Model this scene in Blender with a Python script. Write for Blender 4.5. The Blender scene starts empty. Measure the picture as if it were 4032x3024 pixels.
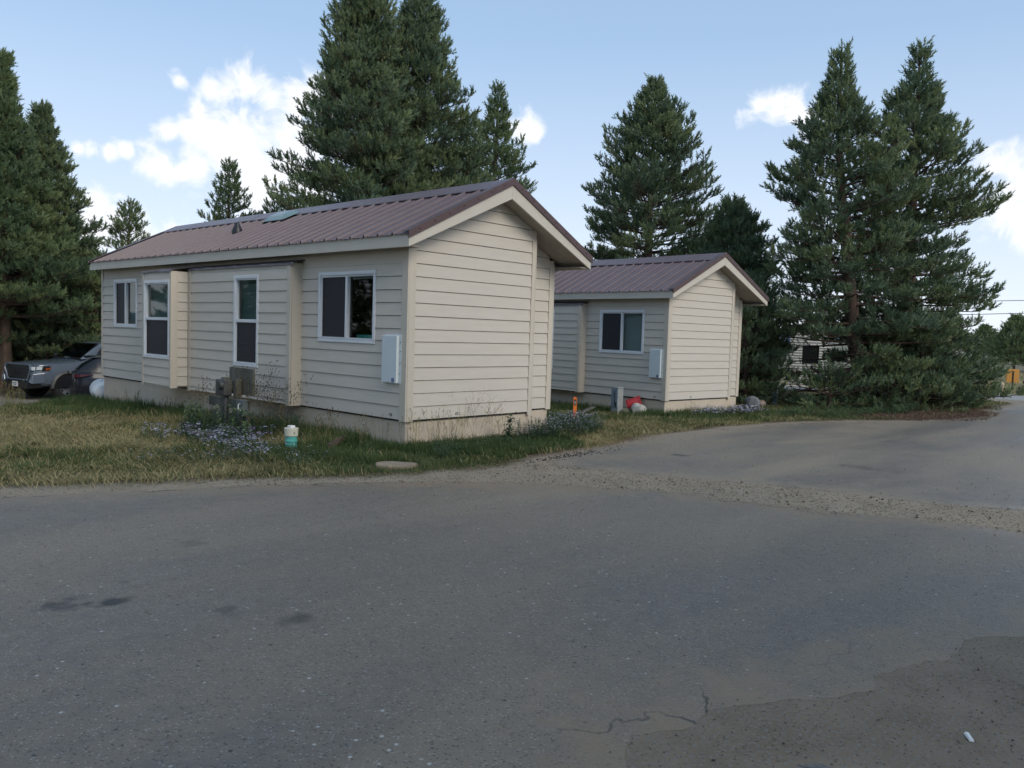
import bpy, bmesh, math, random
import numpy as np
from mathutils import Vector, Matrix
from mathutils.geometry import tessellate_polygon

D = bpy.data
SC = bpy.context.scene
COL = SC.collection
PI = math.pi

# ------------------------------------------------------------------ camera
CAM = Vector((-7.01196, -8.43926, 1.6))
cam = D.cameras.new('camera'); co = D.objects.new('camera', cam); COL.objects.link(co)
R_ = Vector((0.68142459, -0.73118787, 0.0320129)); U_ = Vector((0.02391366, 0.0659603, 0.99753565)); F_ = Vector((0.73149755, 0.67897978, -0.06243235))
m = Matrix(((R_.x, U_.x, -F_.x, CAM.x), (R_.y, U_.y, -F_.y, CAM.y), (R_.z, U_.z, -F_.z, CAM.z), (0, 0, 0, 1)))
co.matrix_world = m
cam.sensor_fit = 'HORIZONTAL'; cam.angle = 2*math.atan(2016/3218.4)
cam.clip_start = 0.05; cam.clip_end = 12000
SC.camera = co

# ------------------------------------------------------------------ sky, sun, exposure
SUN_EL, SUN_AZ = 34.0, 184.0          # azimuth clockwise from +Y: a veiled sun to the right of and behind the camera
SKY_STR = 0.1
w = D.worlds.new('World'); SC.world = w; w.use_nodes = True
nt = w.node_tree; nt.nodes.clear()
def wn(t, **k):
    n = nt.nodes.new(t)
    for a, b in k.items(): setattr(n, a, b)
    return n
out = wn('ShaderNodeOutputWorld'); bg = wn('ShaderNodeBackground'); bg.inputs['Strength'].default_value = SKY_STR
sky = wn('ShaderNodeTexSky', sky_type='NISHITA'); sky.sun_disc = False
sky.sun_elevation = math.radians(SUN_EL); sky.sun_rotation = math.radians(SUN_AZ)
sky.altitude = 2000; sky.air_density = 1.0; sky.dust_density = 0.6; sky.ozone_density = 1.6
tc = wn('ShaderNodeTexCoord')
CL = [(0.405,0.877,0.258,0.0091),(0.435,0.864,0.253,0.0147),(0.449,0.856,0.257,0.0215),(0.467,0.844,0.262,0.0238),(0.489,0.834,0.255,0.0238),(0.513,0.82,0.253,0.0283),(0.535,0.807,0.251,0.0283),(0.427,0.875,0.23,0.0125),(0.421,0.883,0.208,0.017),(0.401,0.892,0.208,0.0125),(0.447,0.871,0.204,0.034),(0.476,0.853,0.215,0.034),(0.506,0.835,0.216,0.0397),(0.521,0.831,0.197,0.0453),(0.397,0.903,0.164,0.0215),(0.428,0.887,0.172,0.0283),(0.462,0.868,0.181,0.0397),(0.489,0.856,0.169,0.051),(0.525,0.836,0.162,0.051),(0.714,0.66,0.235,0.0159),(0.723,0.651,0.232,0.0113),(0.861,0.437,0.259,0.0159),(0.87,0.422,0.255,0.0193),(0.879,0.405,0.252,0.0193),(0.889,0.385,0.248,0.0227),(0.323,0.93,0.178,0.0079),(0.335,0.925,0.177,0.0091),(0.349,0.92,0.178,0.0102),(0.364,0.914,0.181,0.0079),(0.344,0.931,0.124,0.0193),(0.359,0.927,0.111,0.0283),(0.381,0.919,0.098,0.0283),(0.339,0.936,0.094,0.0227),(0.399,0.914,0.079,0.034),(0.957,0.222,0.186,0.0159),(0.961,0.208,0.181,0.0204),(0.968,0.19,0.166,0.034),(0.97,0.201,0.139,0.0193),(0.974,0.189,0.129,0.034)]
rc = random.Random(5)
for k in range(26):                    # clouds of the same kind over the rest of the sky
    a = rc.uniform(1.7, 6.6); e = rc.uniform(0.12, 0.9)
    for j in range(2):
        CL.append((math.sin(a+j*.06)*math.cos(e), math.cos(a+j*.06)*math.cos(e), math.sin(e), rc.uniform(.04, .09)))
def mth(op, a, b=None, clamp=False):
    n = wn('ShaderNodeMath', operation=op, use_clamp=clamp)
    for i, v in enumerate((a, b)):
        if v is None: continue
        if isinstance(v, (int, float)): n.inputs[i].default_value = v
        else: nt.links.new(v, n.inputs[i])
    return n.outputs[0]
cur = None
for (x, y, z, r) in CL:
    d = wn('ShaderNodeVectorMath', operation='DISTANCE'); nt.links.new(tc.outputs['Generated'], d.inputs[0]); d.inputs[1].default_value = (x, y, z)
    v = mth('DIVIDE', d.outputs['Value'], r*(1.02 if r < .036 else .78))
    if cur is None: cur = v
    else:
        n = wn('ShaderNodeMath', operation='SMOOTH_MIN'); nt.links.new(cur, n.inputs[0]); nt.links.new(v, n.inputs[1]); n.inputs[2].default_value = 0.35; cur = n.outputs[0]
nz = wn('ShaderNodeTexNoise'); nz.inputs['Scale'].default_value = 20; nz.inputs['Detail'].default_value = 10; nz.inputs['Roughness'].default_value = 0.60; nz.inputs['Distortion'].default_value = 0.6
nt.links.new(tc.outputs['Generated'], nz.inputs['Vector'])
nz2 = wn('ShaderNodeTexNoise'); nz2.inputs['Scale'].default_value = 7; nz2.inputs['Detail'].default_value = 4
nt.links.new(tc.outputs['Generated'], nz2.inputs['Vector'])
e = mth('MULTIPLY', mth('SUBTRACT', nz.outputs['Fac'], 0.5), 4.2)
dens = wn('ShaderNodeMapRange', interpolation_type='SMOOTHSTEP'); nt.links.new(mth('ADD', cur, e), dens.inputs['Value'])
for i, v in ((1, 1.45), (2, 0.25), (3, 0.0), (4, 0.97)): dens.inputs[i].default_value = v
cc = wn('ShaderNodeMix', data_type='RGBA'); nt.links.new(nz2.outputs['Fac'], cc.inputs['Factor'])
cc.inputs['A'].default_value = (9.4, 9.4, 9.6, 1); cc.inputs['B'].default_value = (8.1, 8.3, 8.9, 1)
# thin high veil that whitens the blue, stronger near the horizon
sep = wn('ShaderNodeSeparateXYZ'); nt.links.new(tc.outputs['Generated'], sep.inputs[0])
veil = wn('ShaderNodeMapRange'); nt.links.new(sep.outputs['Z'], veil.inputs['Value'])
for i, v in ((1, 0.0), (2, 0.5), (3, 0.92), (4, 0.55)): veil.inputs[i].default_value = v
vm = wn('ShaderNodeMix', data_type='RGBA'); nt.links.new(veil.outputs[0], vm.inputs['Factor']); nt.links.new(sky.outputs[0], vm.inputs['A']); vcol = wn('ShaderNodeMix', data_type='RGBA'); vh = wn('ShaderNodeMapRange'); nt.links.new(sep.outputs['Z'], vh.inputs['Value'])
for i, v in ((1, 0.02), (2, 0.33), (3, 0.0), (4, 1.0)): vh.inputs[i].default_value = v
nt.links.new(vh.outputs[0], vcol.inputs['Factor']); vcol.inputs['A'].default_value = (7.6, 8.2, 9.1, 1); vcol.inputs['B'].default_value = (4.1, 5.85, 8.15, 1); nt.links.new(vcol.outputs['Result'], vm.inputs['B'])
mx = wn('ShaderNodeMix', data_type='RGBA'); nt.links.new(dens.outputs[0], mx.inputs['Factor']); nt.links.new(vm.outputs['Result'], mx.inputs['A']); nt.links.new(cc.outputs['Result'], mx.inputs['B'])
nt.links.new(mx.outputs['Result'], bg.inputs['Color']); nt.links.new(bg.outputs[0], out.inputs[0])

sl = D.lights.new('sun', 'SUN'); sl.energy = 1.5; sl.angle = math.radians(30); sl.color = (1.0, 0.90, 0.76)
so = D.objects.new('sun', sl); COL.objects.link(so)
az, el = math.radians(SUN_AZ), math.radians(SUN_EL)
sdir = Vector((math.sin(az)*math.cos(el), math.cos(az)*math.cos(el), math.sin(el)))
so.rotation_euler = sdir.to_track_quat('Z', 'Y').to_euler()
SC.view_settings.view_transform = 'Standard'; SC.view_settings.look = 'None'
SC.view_settings.exposure = 0.32
SC.cycles.use_adaptive_sampling = True; SC.cycles.adaptive_threshold = 0.02
SC.cycles.max_bounces = 6; SC.cycles.diffuse_bounces = 3; SC.cycles.transparent_max_bounces = 8; SC.cycles.sample_clamp_indirect = 8.0; SC.view_settings.gamma = 1.0

# ------------------------------------------------------------------ materials
def mat(name, col, rough=0.6, col2=None, scale=6.0, detail=5, bump=0.0, bscale=80.0, metal=0.0, spec=0.5, coord='Object', stretch=None, contrast=(0.35, 0.65), coat=0.0):
    M = D.materials.new(name); M.use_nodes = True; t = M.node_tree; b = t.nodes['Principled BSDF']
    b.inputs['Base Color'].default_value = (*col, 1); b.inputs['Roughness'].default_value = rough; b.inputs['Metallic'].default_value = metal
    b.inputs['Specular IOR Level'].default_value = spec; b.inputs['Coat Weight'].default_value = coat
    if col2 or bump:
        tcn = t.nodes.new('ShaderNodeTexCoord'); mp = t.nodes.new('ShaderNodeMapping'); t.links.new(tcn.outputs[coord], mp.inputs['Vector'])
        if stretch: mp.inputs['Scale'].default_value = stretch
    if col2:
        n = t.nodes.new('ShaderNodeTexNoise'); n.inputs['Scale'].default_value = scale; n.inputs['Detail'].default_value = detail; t.links.new(mp.outputs[0], n.inputs['Vector'])
        r = t.nodes.new('ShaderNodeMapRange'); t.links.new(n.outputs['Fac'], r.inputs['Value']); r.inputs[1].default_value = contrast[0]; r.inputs[2].default_value = contrast[1]
        x = t.nodes.new('ShaderNodeMix'); x.data_type = 'RGBA'; t.links.new(r.outputs[0], x.inputs['Factor']); x.inputs['A'].default_value = (*col, 1); x.inputs['B'].default_value = (*col2, 1)
        t.links.new(x.outputs['Result'], b.inputs['Base Color'])
    if bump:
        n = t.nodes.new('ShaderNodeTexNoise'); n.inputs['Scale'].default_value = bscale; n.inputs['Detail'].default_value = 4; t.links.new(mp.outputs[0], n.inputs['Vector'])
        bp = t.nodes.new('ShaderNodeBump'); bp.inputs['Strength'].default_value = bump; bp.inputs['Distance'].default_value = 0.01; t.links.new(n.outputs['Fac'], bp.inputs['Height']); t.links.new(bp.outputs[0], b.inputs['Normal'])
    return M

def leafmat(name, c1, c2, c3, rough=0.55, trans=0.25, spec=0.3):
    """colour from the mesh's own 'tint' attribute (0..1) plus a large-scale noise"""
    M = D.materials.new(name); M.use_nodes = True; t = M.node_tree; b = t.nodes['Principled BSDF']; o = t.nodes['Material Output']
    a = t.nodes.new('ShaderNodeAttribute'); a.attribute_name = 'tint'
    cr = t.nodes.new('ShaderNodeValToRGB'); t.links.new(a.outputs['Fac'], cr.inputs[0])
    cr.color_ramp.elements[0].color = (*c1, 1); cr.color_ramp.elements[1].color = (*c3, 1)
    e = cr.color_ramp.elements.new(0.5); e.color = (*c2, 1)
    t.links.new(cr.outputs[0], b.inputs['Base Color']); b.inputs['Roughness'].default_value = rough; b.inputs['Specular IOR Level'].default_value = spec
    tr = t.nodes.new('ShaderNodeBsdfTranslucent'); t.links.new(cr.outputs[0], tr.inputs['Color'])
    ms = t.nodes.new('ShaderNodeMixShader'); ms.inputs[0].default_value = trans
    t.links.new(b.outputs[0], ms.inputs[1]); t.links.new(tr.outputs[0], ms.inputs[2]); t.links.new(ms.outputs[0], o.inputs[0])
    return M

M = {}
M['siding'] = mat('siding_paint', (.55, .503, .43), .62, (.575, .527, .452), 2.2, bump=.25, bscale=60, stretch=(1, 1, 7))
M['trim'] = mat('trim_paint', (.555, .50, .415), .55, (.525, .47, .385), 3, bump=.15, bscale=50, stretch=(1, 1, .2))
M['fascia'] = mat('fascia_paint', (.56, .515, .435), .5, (.53, .485, .41), 3, bump=.12, bscale=40)
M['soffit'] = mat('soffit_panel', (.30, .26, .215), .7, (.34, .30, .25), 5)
M['stucco'] = mat('skirting_render', (.57, .49, .385), .9, (.52, .445, .345), 3.5, bump=.8, bscale=55, contrast=(.3, .7))
M['roof'] = mat('roof_metal', (.112, .074, .078), .38, (.132, .090, .094), 3.0, spec=.6, bump=.05, bscale=5)
M['rooftrim'] = mat('roof_trim_metal', (.085, .042, .036), .36, (.07, .034, .03), 4, spec=.55)
M['underlay'] = mat('underlay', (.03, .028, .03), .9)
M['flash'] = mat('bay_flashing', (.085, .075, .085), .42, (.12, .105, .115), 5, spec=.5, bump=.5, bscale=7)
M['vinyl'] = mat('white_vinyl', (.72, .74, .76), .35, (.66, .68, .70), 3, spec=.5)
M['screen'] = mat('insect_screen', (.028, .029, .034), .55, spec=.25)
M['blind'] = mat('blind_slats', (.14, .215, .195), .5, (.12, .185, .17), 4)
M['blind_grey'] = mat('blind_slats_grey', (.36, .41, .41), .5)
M['dark'] = mat('dark_room', (.02, .02, .022), .9)
M['box'] = mat('utility_door_enamel', (.62, .68, .69), .3, (.58, .64, .66), 2, spec=.5)
M['blue'] = mat('sticker_blue', (.03, .07, .22), .35)
M['white'] = mat('white_paint', (.75, .75, .73), .45)
M['black'] = mat('black_plastic', (.015, .015, .017), .4)
M['rubber'] = mat('tyre_rubber', (.018, .018, .019), .75, (.03, .028, .026), 8, bump=.3, bscale=30)
M['orange'] = mat('orange_plastic', (.85, .22, .035), .45, (.75, .18, .03), 6)
M['red'] = mat('red_plastic', (.48, .035, .04), .4, (.40, .03, .035), 5)
M['teal'] = mat('teal_pipe', (.10, .42, .37), .4, (.22, .50, .44), 9, contrast=(.5, .75))
M['cream'] = mat('cream_cap', (.62, .60, .48), .4, (.56, .53, .42), 5)
M['wood'] = mat('weathered_wood', (.07, .07, .056), .85, (.13, .125, .105), 7, bump=.5, bscale=40, stretch=(1, 1, .15))
M['graymetal'] = mat('grey_metal', (.06, .062, .062), .55, (.09, .09, .085), 6, metal=.3)
M['galv'] = mat('galvanised', (.30, .33, .33), .5, (.38, .41, .41), 7, metal=.2)
M['galvblue'] = mat('blue_grey_enamel', (.17, .22, .26), .45, (.22, .27, .31), 6)
M['bark'] = mat('pine_bark', (.055, .038, .03), .9, (.13, .085, .062), 9, bump=1.0, bscale=22, stretch=(1, 1, .3))
M['twig'] = mat('pine_twigs', (.035, .027, .022), .9, (.075, .055, .045), 5)
M['glass'] = None
def glassmat(name, tint, dark, refl_rough=.03, mixv=.78):
    G = D.materials.new(name); G.use_nodes = True; t = G.node_tree; t.nodes.clear(); o = t.nodes.new('ShaderNodeOutputMaterial')
    tr = t.nodes.new('ShaderNodeBsdfTransparent'); tr.inputs[0].default_value = (*tint, 1)
    gl = t.nodes.new('ShaderNodeBsdfGlossy'); gl.inputs['Roughness'].default_value = refl_rough
    ge = t.nodes.new('ShaderNodeNewGeometry'); dt = t.nodes.new('ShaderNodeVectorMath'); dt.operation = 'DOT_PRODUCT'; t.links.new(ge.outputs['Incoming'], dt.inputs[0]); t.links.new(ge.outputs['Normal'], dt.inputs[1])
    prev = dt.outputs['Value']
    for op, v in (('ABSOLUTE', None), ('SUBTRACT', 1), ('POWER', 5), ('MULTIPLY', .93), ('ADD', .07)):       # Schlick reflectance of a two-sided pane
        mm = t.nodes.new('ShaderNodeMath'); mm.operation = op
        if op == 'SUBTRACT': mm.inputs[0].default_value = 1; t.links.new(prev, mm.inputs[1])
        else:
            t.links.new(prev, mm.inputs[0])
            if v is not None: mm.inputs[1].default_value = v
        prev = mm.outputs[0]
    x = t.nodes.new('ShaderNodeMixShader'); t.links.new(prev, x.inputs[0]); t.links.new(tr.outputs[0], x.inputs[1]); t.links.new(gl.outputs[0], x.inputs[2]); t.links.new(x.outputs[0], o.inputs[0])
    return G
M['glass'] = glassmat('window_glass', (.62, .70, .68), 0)
M['carglass'] = glassmat('car_glass', (.16, .19, .19), 0)
M['pine'] = leafmat('pine_needles', (.092, .150, .098), (.155, .208, .108), (.225, .265, .108), trans=.22)
M['pine_warm'] = leafmat('pine_needles_olive', (.085, .140, .082), (.140, .198, .094), (.22, .265, .112), trans=.22)
M['grass'] = leafmat('grass_blades', (.042, .092, .030), (.15, .165, .06), (.50, .40, .21), rough=.6, trans=.3)
M['herb'] = leafmat('herb_leaves', (.035, .068, .036), (.07, .115, .055), (.13, .19, .075), rough=.55, trans=.25)
M['petal'] = leafmat('aster_petals', (.30, .25, .44), (.46, .44, .58), (.66, .67, .72), rough=.6, trans=.3)
M['straw'] = leafmat('dry_stems', (.05, .045, .028), (.16, .12, .06), (.30, .23, .13), rough=.7, trans=.1)
M['litter'] = leafmat('fallen_needles', (.07, .040, .027), (.125, .075, .05), (.19, .125, .085), rough=.8, trans=.05)

# ------------------------------------------------------------------ mesh helpers
def link(name, me, mats=None, parent=None):
    o = D.objects.new(name, me); COL.objects.link(o)
    if mats:
        for x in (mats if isinstance(mats, (list, tuple)) else [mats]): me.materials.append(x)
    if parent: o.parent = parent
    return o
def tag(o, label, cat, group=None, kind=None):
    o['label'] = label; o['category'] = cat
    if group: o['group'] = group
    if kind: o['kind'] = kind
    return o
def root(name, label, cat, loc=(0, 0, 0), rz=0, group=None):
    o = D.objects.new(name, None); COL.objects.link(o); o.location = loc; o.rotation_euler = (0, 0, rz)
    o.empty_display_size = .2
    return tag(o, label, cat, group)
class MB:
    def __init__(s): s.v = []; s.f = []; s.m = []; s.cur = 0
    def face(s, pts, mi=None):
        n = len(s.v); s.v += [tuple(p) for p in pts]; s.f.append(tuple(range(n, n+len(pts)))); s.m.append(s.cur if mi is None else mi)
    def box(s, x0, x1, y0, y1, z0, z1, mi=None):
        s.hexa([(x0, y0, z0), (x1, y0, z0), (x1, y1, z0), (x0, y1, z0), (x0, y0, z1), (x1, y0, z1), (x1, y1, z1), (x0, y1, z1)], mi)
    def hexa(s, p, mi=None):
        n = len(s.v); s.v += [tuple(q) for q in p]
        for f in ((0, 3, 2, 1), (4, 5, 6, 7), (0, 1, 5, 4), (1, 2, 6, 5), (2, 3, 7, 6), (3, 0, 4, 7)):
            s.f.append(tuple(n+i for i in f)); s.m.append(s.cur if mi is None else mi)
    def prism(s, poly, a, b, mi=None):
        """poly: list of 3D points (planar); extrude from offset a to offset b (3D vectors)"""
        a = Vector(a); b = Vector(b); n = len(s.v); k = len(poly)
        s.v += [tuple(Vector(p)+a) for p in poly] + [tuple(Vector(p)+b) for p in poly]
        c = s.cur if mi is None else mi
        s.f.append(tuple(n+i for i in range(k))[::-1]); s.f.append(tuple(n+k+i for i in range(k))); s.m += [c, c]
        for i in range(k):
            j = (i+1) % k; s.f.append((n+i, n+j, n+k+j, n+k+i)); s.m.append(c)
    def tube(s, pts, rad, seg=8, mi=None, cap=True):
        pts = [Vector(p) for p in pts]; n0 = len(s.v); c = s.cur if mi is None else mi
        if not isinstance(rad, (list, tuple)): rad = [rad]*len(pts)
        for i, p in enumerate(pts):
            d = (pts[min(i+1, len(pts)-1)]-pts[max(i-1, 0)]).normalized()
            a = d.cross(Vector((0, 0, 1)) if abs(d.z) < .9 else Vector((1, 0, 0))).normalized(); b = d.cross(a)
            for k in range(seg):
                t = 2*PI*k/seg; s.v.append(tuple(p+(a*math.cos(t)+b*math.sin(t))*rad[i]))
        for i in range(len(pts)-1):
            for k in range(seg):
                k2 = (k+1) % seg; s.f.append((n0+i*seg+k, n0+i*seg+k2, n0+(i+1)*seg+k2, n0+(i+1)*seg+k)); s.m.append(c)
        if cap:
            s.f.append(tuple(n0+k for k in range(seg))[::-1]); s.f.append(tuple(n0+(len(pts)-1)*seg+k for k in range(seg))); s.m += [c, c]
    def lathe(s, prof, c=(0, 0, 0), seg=24, axis='z', mi=None):
        n0 = len(s.v); c = Vector(c); q = s.cur if mi is None else mi
        for (r, z) in prof:
            for k in range(seg):
                t = 2*PI*k/seg; a, b = r*math.cos(t), r*math.sin(t)
                p = (a, b, z) if axis == 'z' else ((a, z, b) if axis == 'y' else (z, a, b)); s.v.append(tuple(c+Vector(p)))
        for i in range(len(prof)-1):
            for k in range(seg):
                k2 = (k+1) % seg; s.f.append((n0+i*seg+k, n0+i*seg+k2, n0+(i+1)*seg+k2, n0+(i+1)*seg+k)); s.m.append(q)
    def obj(s, name, mats, parent=None, bevel=0, smooth=False):
        me = D.meshes.new(name); me.from_pydata(s.v, [], s.f); me.polygons.foreach_set('material_index', s.m)
        bm = bmesh.new(); bm.from_mesh(me)
        if smooth or bevel: bmesh.ops.remove_doubles(bm, verts=bm.verts, dist=1e-5)
        bmesh.ops.recalc_face_normals(bm, faces=bm.faces); bm.to_mesh(me); bm.free()
        if smooth: me.polygons.foreach_set('use_smooth', [True]*len(me.polygons))
        o = link(name, me, mats, parent)
        if bevel:
            b = o.modifiers.new('bevel', 'BEVEL'); b.width = bevel; b.segments = 2; b.limit_method = 'ANGLE'
        if smooth:
            try: me.set_sharp_from_angle(angle=math.radians(40))
            except Exception: pass
        return o
def npmesh(name, V, nper, tint=None, mats=None, parent=None, loopidx=None):
    """V: (N,3) vertices, faces are consecutive runs of nper vertices (or loopidx (F,k))"""
    V = np.ascontiguousarray(V, dtype=np.float32); me = D.meshes.new(name); me.vertices.add(len(V)); me.vertices.foreach_set('co', V.ravel())
    L = np.arange(len(V), dtype=np.int32).reshape(-1, nper) if loopidx is None else np.ascontiguousarray(loopidx, dtype=np.int32)
    k = L.shape[1]; me.loops.add(L.size); me.loops.foreach_set('vertex_index', L.ravel()); me.polygons.add(len(L))
    me.polygons.foreach_set('loop_start', np.arange(0, L.size, k, dtype=np.int32))
    me.update(calc_edges=True)
    if tint is not None:
        a = me.attributes.new('tint', 'FLOAT', 'POINT'); a.data.foreach_set('value', np.ascontiguousarray(tint, dtype=np.float32))
    return link(name, me, mats, parent)

# ------------------------------------------------------------------ terrain
def _sp(t, k=.25): return np.log1p(np.exp(np.clip(t/k, -40, 40)))*k
def _rm(t, a, b):
    s = np.clip((t-a)/(b-a), 0, 1); return s*s*(3-2*s)
def H(x, y):
    x = np.asarray(x, float); y = np.asarray(y, float)
    z = -.026*np.minimum(_sp(y), 10) - .0167*np.minimum(_sp(x), 40) - .69*_rm(y, 9.5, 16.5)*(1-_rm(x, 6, 14))
    far = np.hypot(x-60, y-10)
    z = z + .05*np.sin(x*.31+1)*np.cos(y*.27)*_rm(x, 29, 45) + _rm(x, 60, 110)*1.3*_rm(y, 2, 14)*(1-_rm(x, 150, 260))
    return z
def hz(x, y): return float(H(x, y))
def sdist(X, Y, poly):
    """signed distance to a closed polygon, negative inside"""
    P = np.array(poly, float); n = len(P); d = np.full(X.shape, 1e9); ins = np.zeros(X.shape, bool)
    for i in range(n):
        a, b = P[i], P[(i+1) % n]; e = b-a; wx, wy = X-a[0], Y-a[1]
        t = np.clip((wx*e[0]+wy*e[1])/(e@e+1e-12), 0, 1); d = np.minimum(d, np.hypot(wx-t*e[0], wy-t*e[1]))
        c = ((a[1] <= Y) & (b[1] > Y)) | ((b[1] <= Y) & (a[1] > Y))
        with np.errstate(divide='ignore', invalid='ignore'): xi = a[0]+(Y-a[1])/(b[1]-a[1])*e[0]
        ins ^= c & (X < xi)
    return np.where(ins, -d, d)
rng0 = np.random.default_rng(11)
_W = [(rng0.uniform(.5, 1)*f, rng0.uniform(0, 6.28), rng0.uniform(0, 6.28), 1/f**.8) for f in (1, 1.7, 2.9, 4.7, 7.9, 13, 21) for _ in range(3)]
def wob(x, y):
    s = 0
    for (f, a, p, w_) in _W: s = s+w_*np.sin(f*(x*math.cos(a)+y*math.sin(a))*1.3+p)
    return s/3.0
NEAR_TOP = [(-4.83,-.27),(-4.15,-.54),(-3.55,-.84),(-2.81,-1.07),(-2.0,-1.49),(-1.29,-1.96),(-.62,-2.55),(-.12,-3.2),(.31,-3.82),(.4,-4.34),(.63,-4.93),(.63,-5.32),(.91,-5.65),(1.11,-6.11),(1.31,-6.55),(1.36,-6.92)]
FAR_LOW = [(.68,-1.93),(.81,-2.48),(1.05,-3.09),(1.27,-3.7),(1.75,-4.45),(1.85,-4.94),(1.99,-5.5),(2.23,-6.11),(2.56,-6.69)]
FAR_UP = [(2.73,-1.3),(4.89,-.88),(7.36,-.66),(10.13,-.82),(11.8,-1.44),(13.65,-2.37),(15.54,-2.89),(17.2,-3.08),(19.0,-2.58),(20.57,-2.66),(23.29,-2.69)]
GRASS_LOW = [(-4.68,.27),(-4.07,-.2),(-3.46,-.44),(-2.65,-.79),(-1.81,-1.24),(-1.33,-1.43),(-.41,-1.63),(.44,-1.56),(1.41,-1.31),(2.24,-1.25),(4.79,-.7),(7.36,-.45),(10.1,-.6),(11.8,-1.2),(13.6,-2.1),(15.5,-2.6),(17.2,-2.75),(19,-2.35),(23,-2.4)]
DIRT = [(-4.55,-6.76),(-4.36,-6.65),(-4.08,-6.81),(-3.86,-6.77),(-3.71,-6.83),(-3.57,-6.96),(-3.42,-7.05),(-3.24,-7.13),(-3.06,-7.16),(-2.82,-7.22),(-2.61,-7.26),(-2.49,-7.35),(-2.25,-7.37),(-2.05,-7.37),(-1.84,-7.54)]
P_NEAR = [(-16, 4.2)]+NEAR_TOP+[(1.9,-9.5),(2.6,-16),(-16,-16)]
P_DIRT = DIRT+[(-.5,-8.1),(1.0,-9.4),(2.4,-13.5),(-5.6,-13.5),(-5.4,-8),(-4.9,-7.1)]
P_FAR = FAR_LOW+[(3.3,-9),(4.2,-16),(40,-16),(40,-6),(24.3,-4.5)]+FAR_UP[::-1]+[(1.3,-1.62)]
P_LAWN = [(-16, 4.8)]+GRASS_LOW+[(23.8,-2.2),(23.8,12),(16,13),(9,12.6),(-3,12.6),(-16,13.5)]
P_CONC = [(27.6, 14),(28.72,-1.65),(30.5,-16),(27.4,-16),(25.56,-2.27),(25.0, 14)]
P_DRIVE = [(-30, 13.8),(-3,12.9),(9,12.9),(12,14),(13,24),(4,23.4),(-2,22.4),(-30,26)]

def surface(name, X0, X1, Y0, Y1, st, fld, lift, mats):
    """a sheet over the terrain where fld<0, its edge cut by marching triangles"""
    xs = np.arange(X0, X1+st/2, st); ys = np.arange(Y0, Y1+st/2, st); X, Y = np.meshgrid(xs, ys, indexing='ij'); F = fld(X, Y)
    nx, ny = X.shape; idx = np.arange(nx*ny).reshape(nx, ny); Fx = F.ravel()
    a, b, c, d = idx[:-1, :-1].ravel(), idx[1:, :-1].ravel(), idx[1:, 1:].ravel(), idx[:-1, 1:].ravel()
    T = np.concatenate([np.stack([a, b, c], 1), np.stack([a, c, d], 1)]); neg = Fx[T] < 0; cnt = neg.sum(1)
    full = T[cnt == 3]; part = T[(cnt > 0) & (cnt < 3)]; px, py = list(X.ravel()), list(Y.ravel()); cache = {}; ex = []
    def cut(i, j):
        k = (min(i, j), max(i, j))
        if k not in cache:
            t = Fx[i]/(Fx[i]-Fx[j]); px.append(px[i]+(px[j]-px[i])*t); py.append(py[i]+(py[j]-py[i])*t); cache[k] = len(px)-1
        return cache[k]
    for tr in part:
        o = []
        for q in range(3):
            i, j = tr[q], tr[(q+1) % 3]
            if Fx[i] < 0: o.append(i)
            if (Fx[i] < 0) != (Fx[j] < 0): o.append(cut(i, j))
        for q in range(1, len(o)-1): ex.append((o[0], o[q], o[q+1]))
    T = np.concatenate([full, np.array(ex, int).reshape(-1, 3)]); used, inv = np.unique(T.ravel(), return_inverse=True)
    PX, PY = np.array(px)[used], np.array(py)[used]; V = np.stack([PX, PY, H(PX, PY)+.0009+(lift-.0009)*np.clip(-fld(PX, PY)/.3, 0, 1)], 1)
    o = npmesh(name, V, 3, None, mats, None, inv.reshape(-1, 3))
    at = o.data.attributes.new('edge', 'FLOAT', 'POINT'); at.data.foreach_set('value', np.ascontiguousarray(fld(PX, PY), dtype=np.float32))
    o['kind'] = 'structure'; return o

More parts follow.
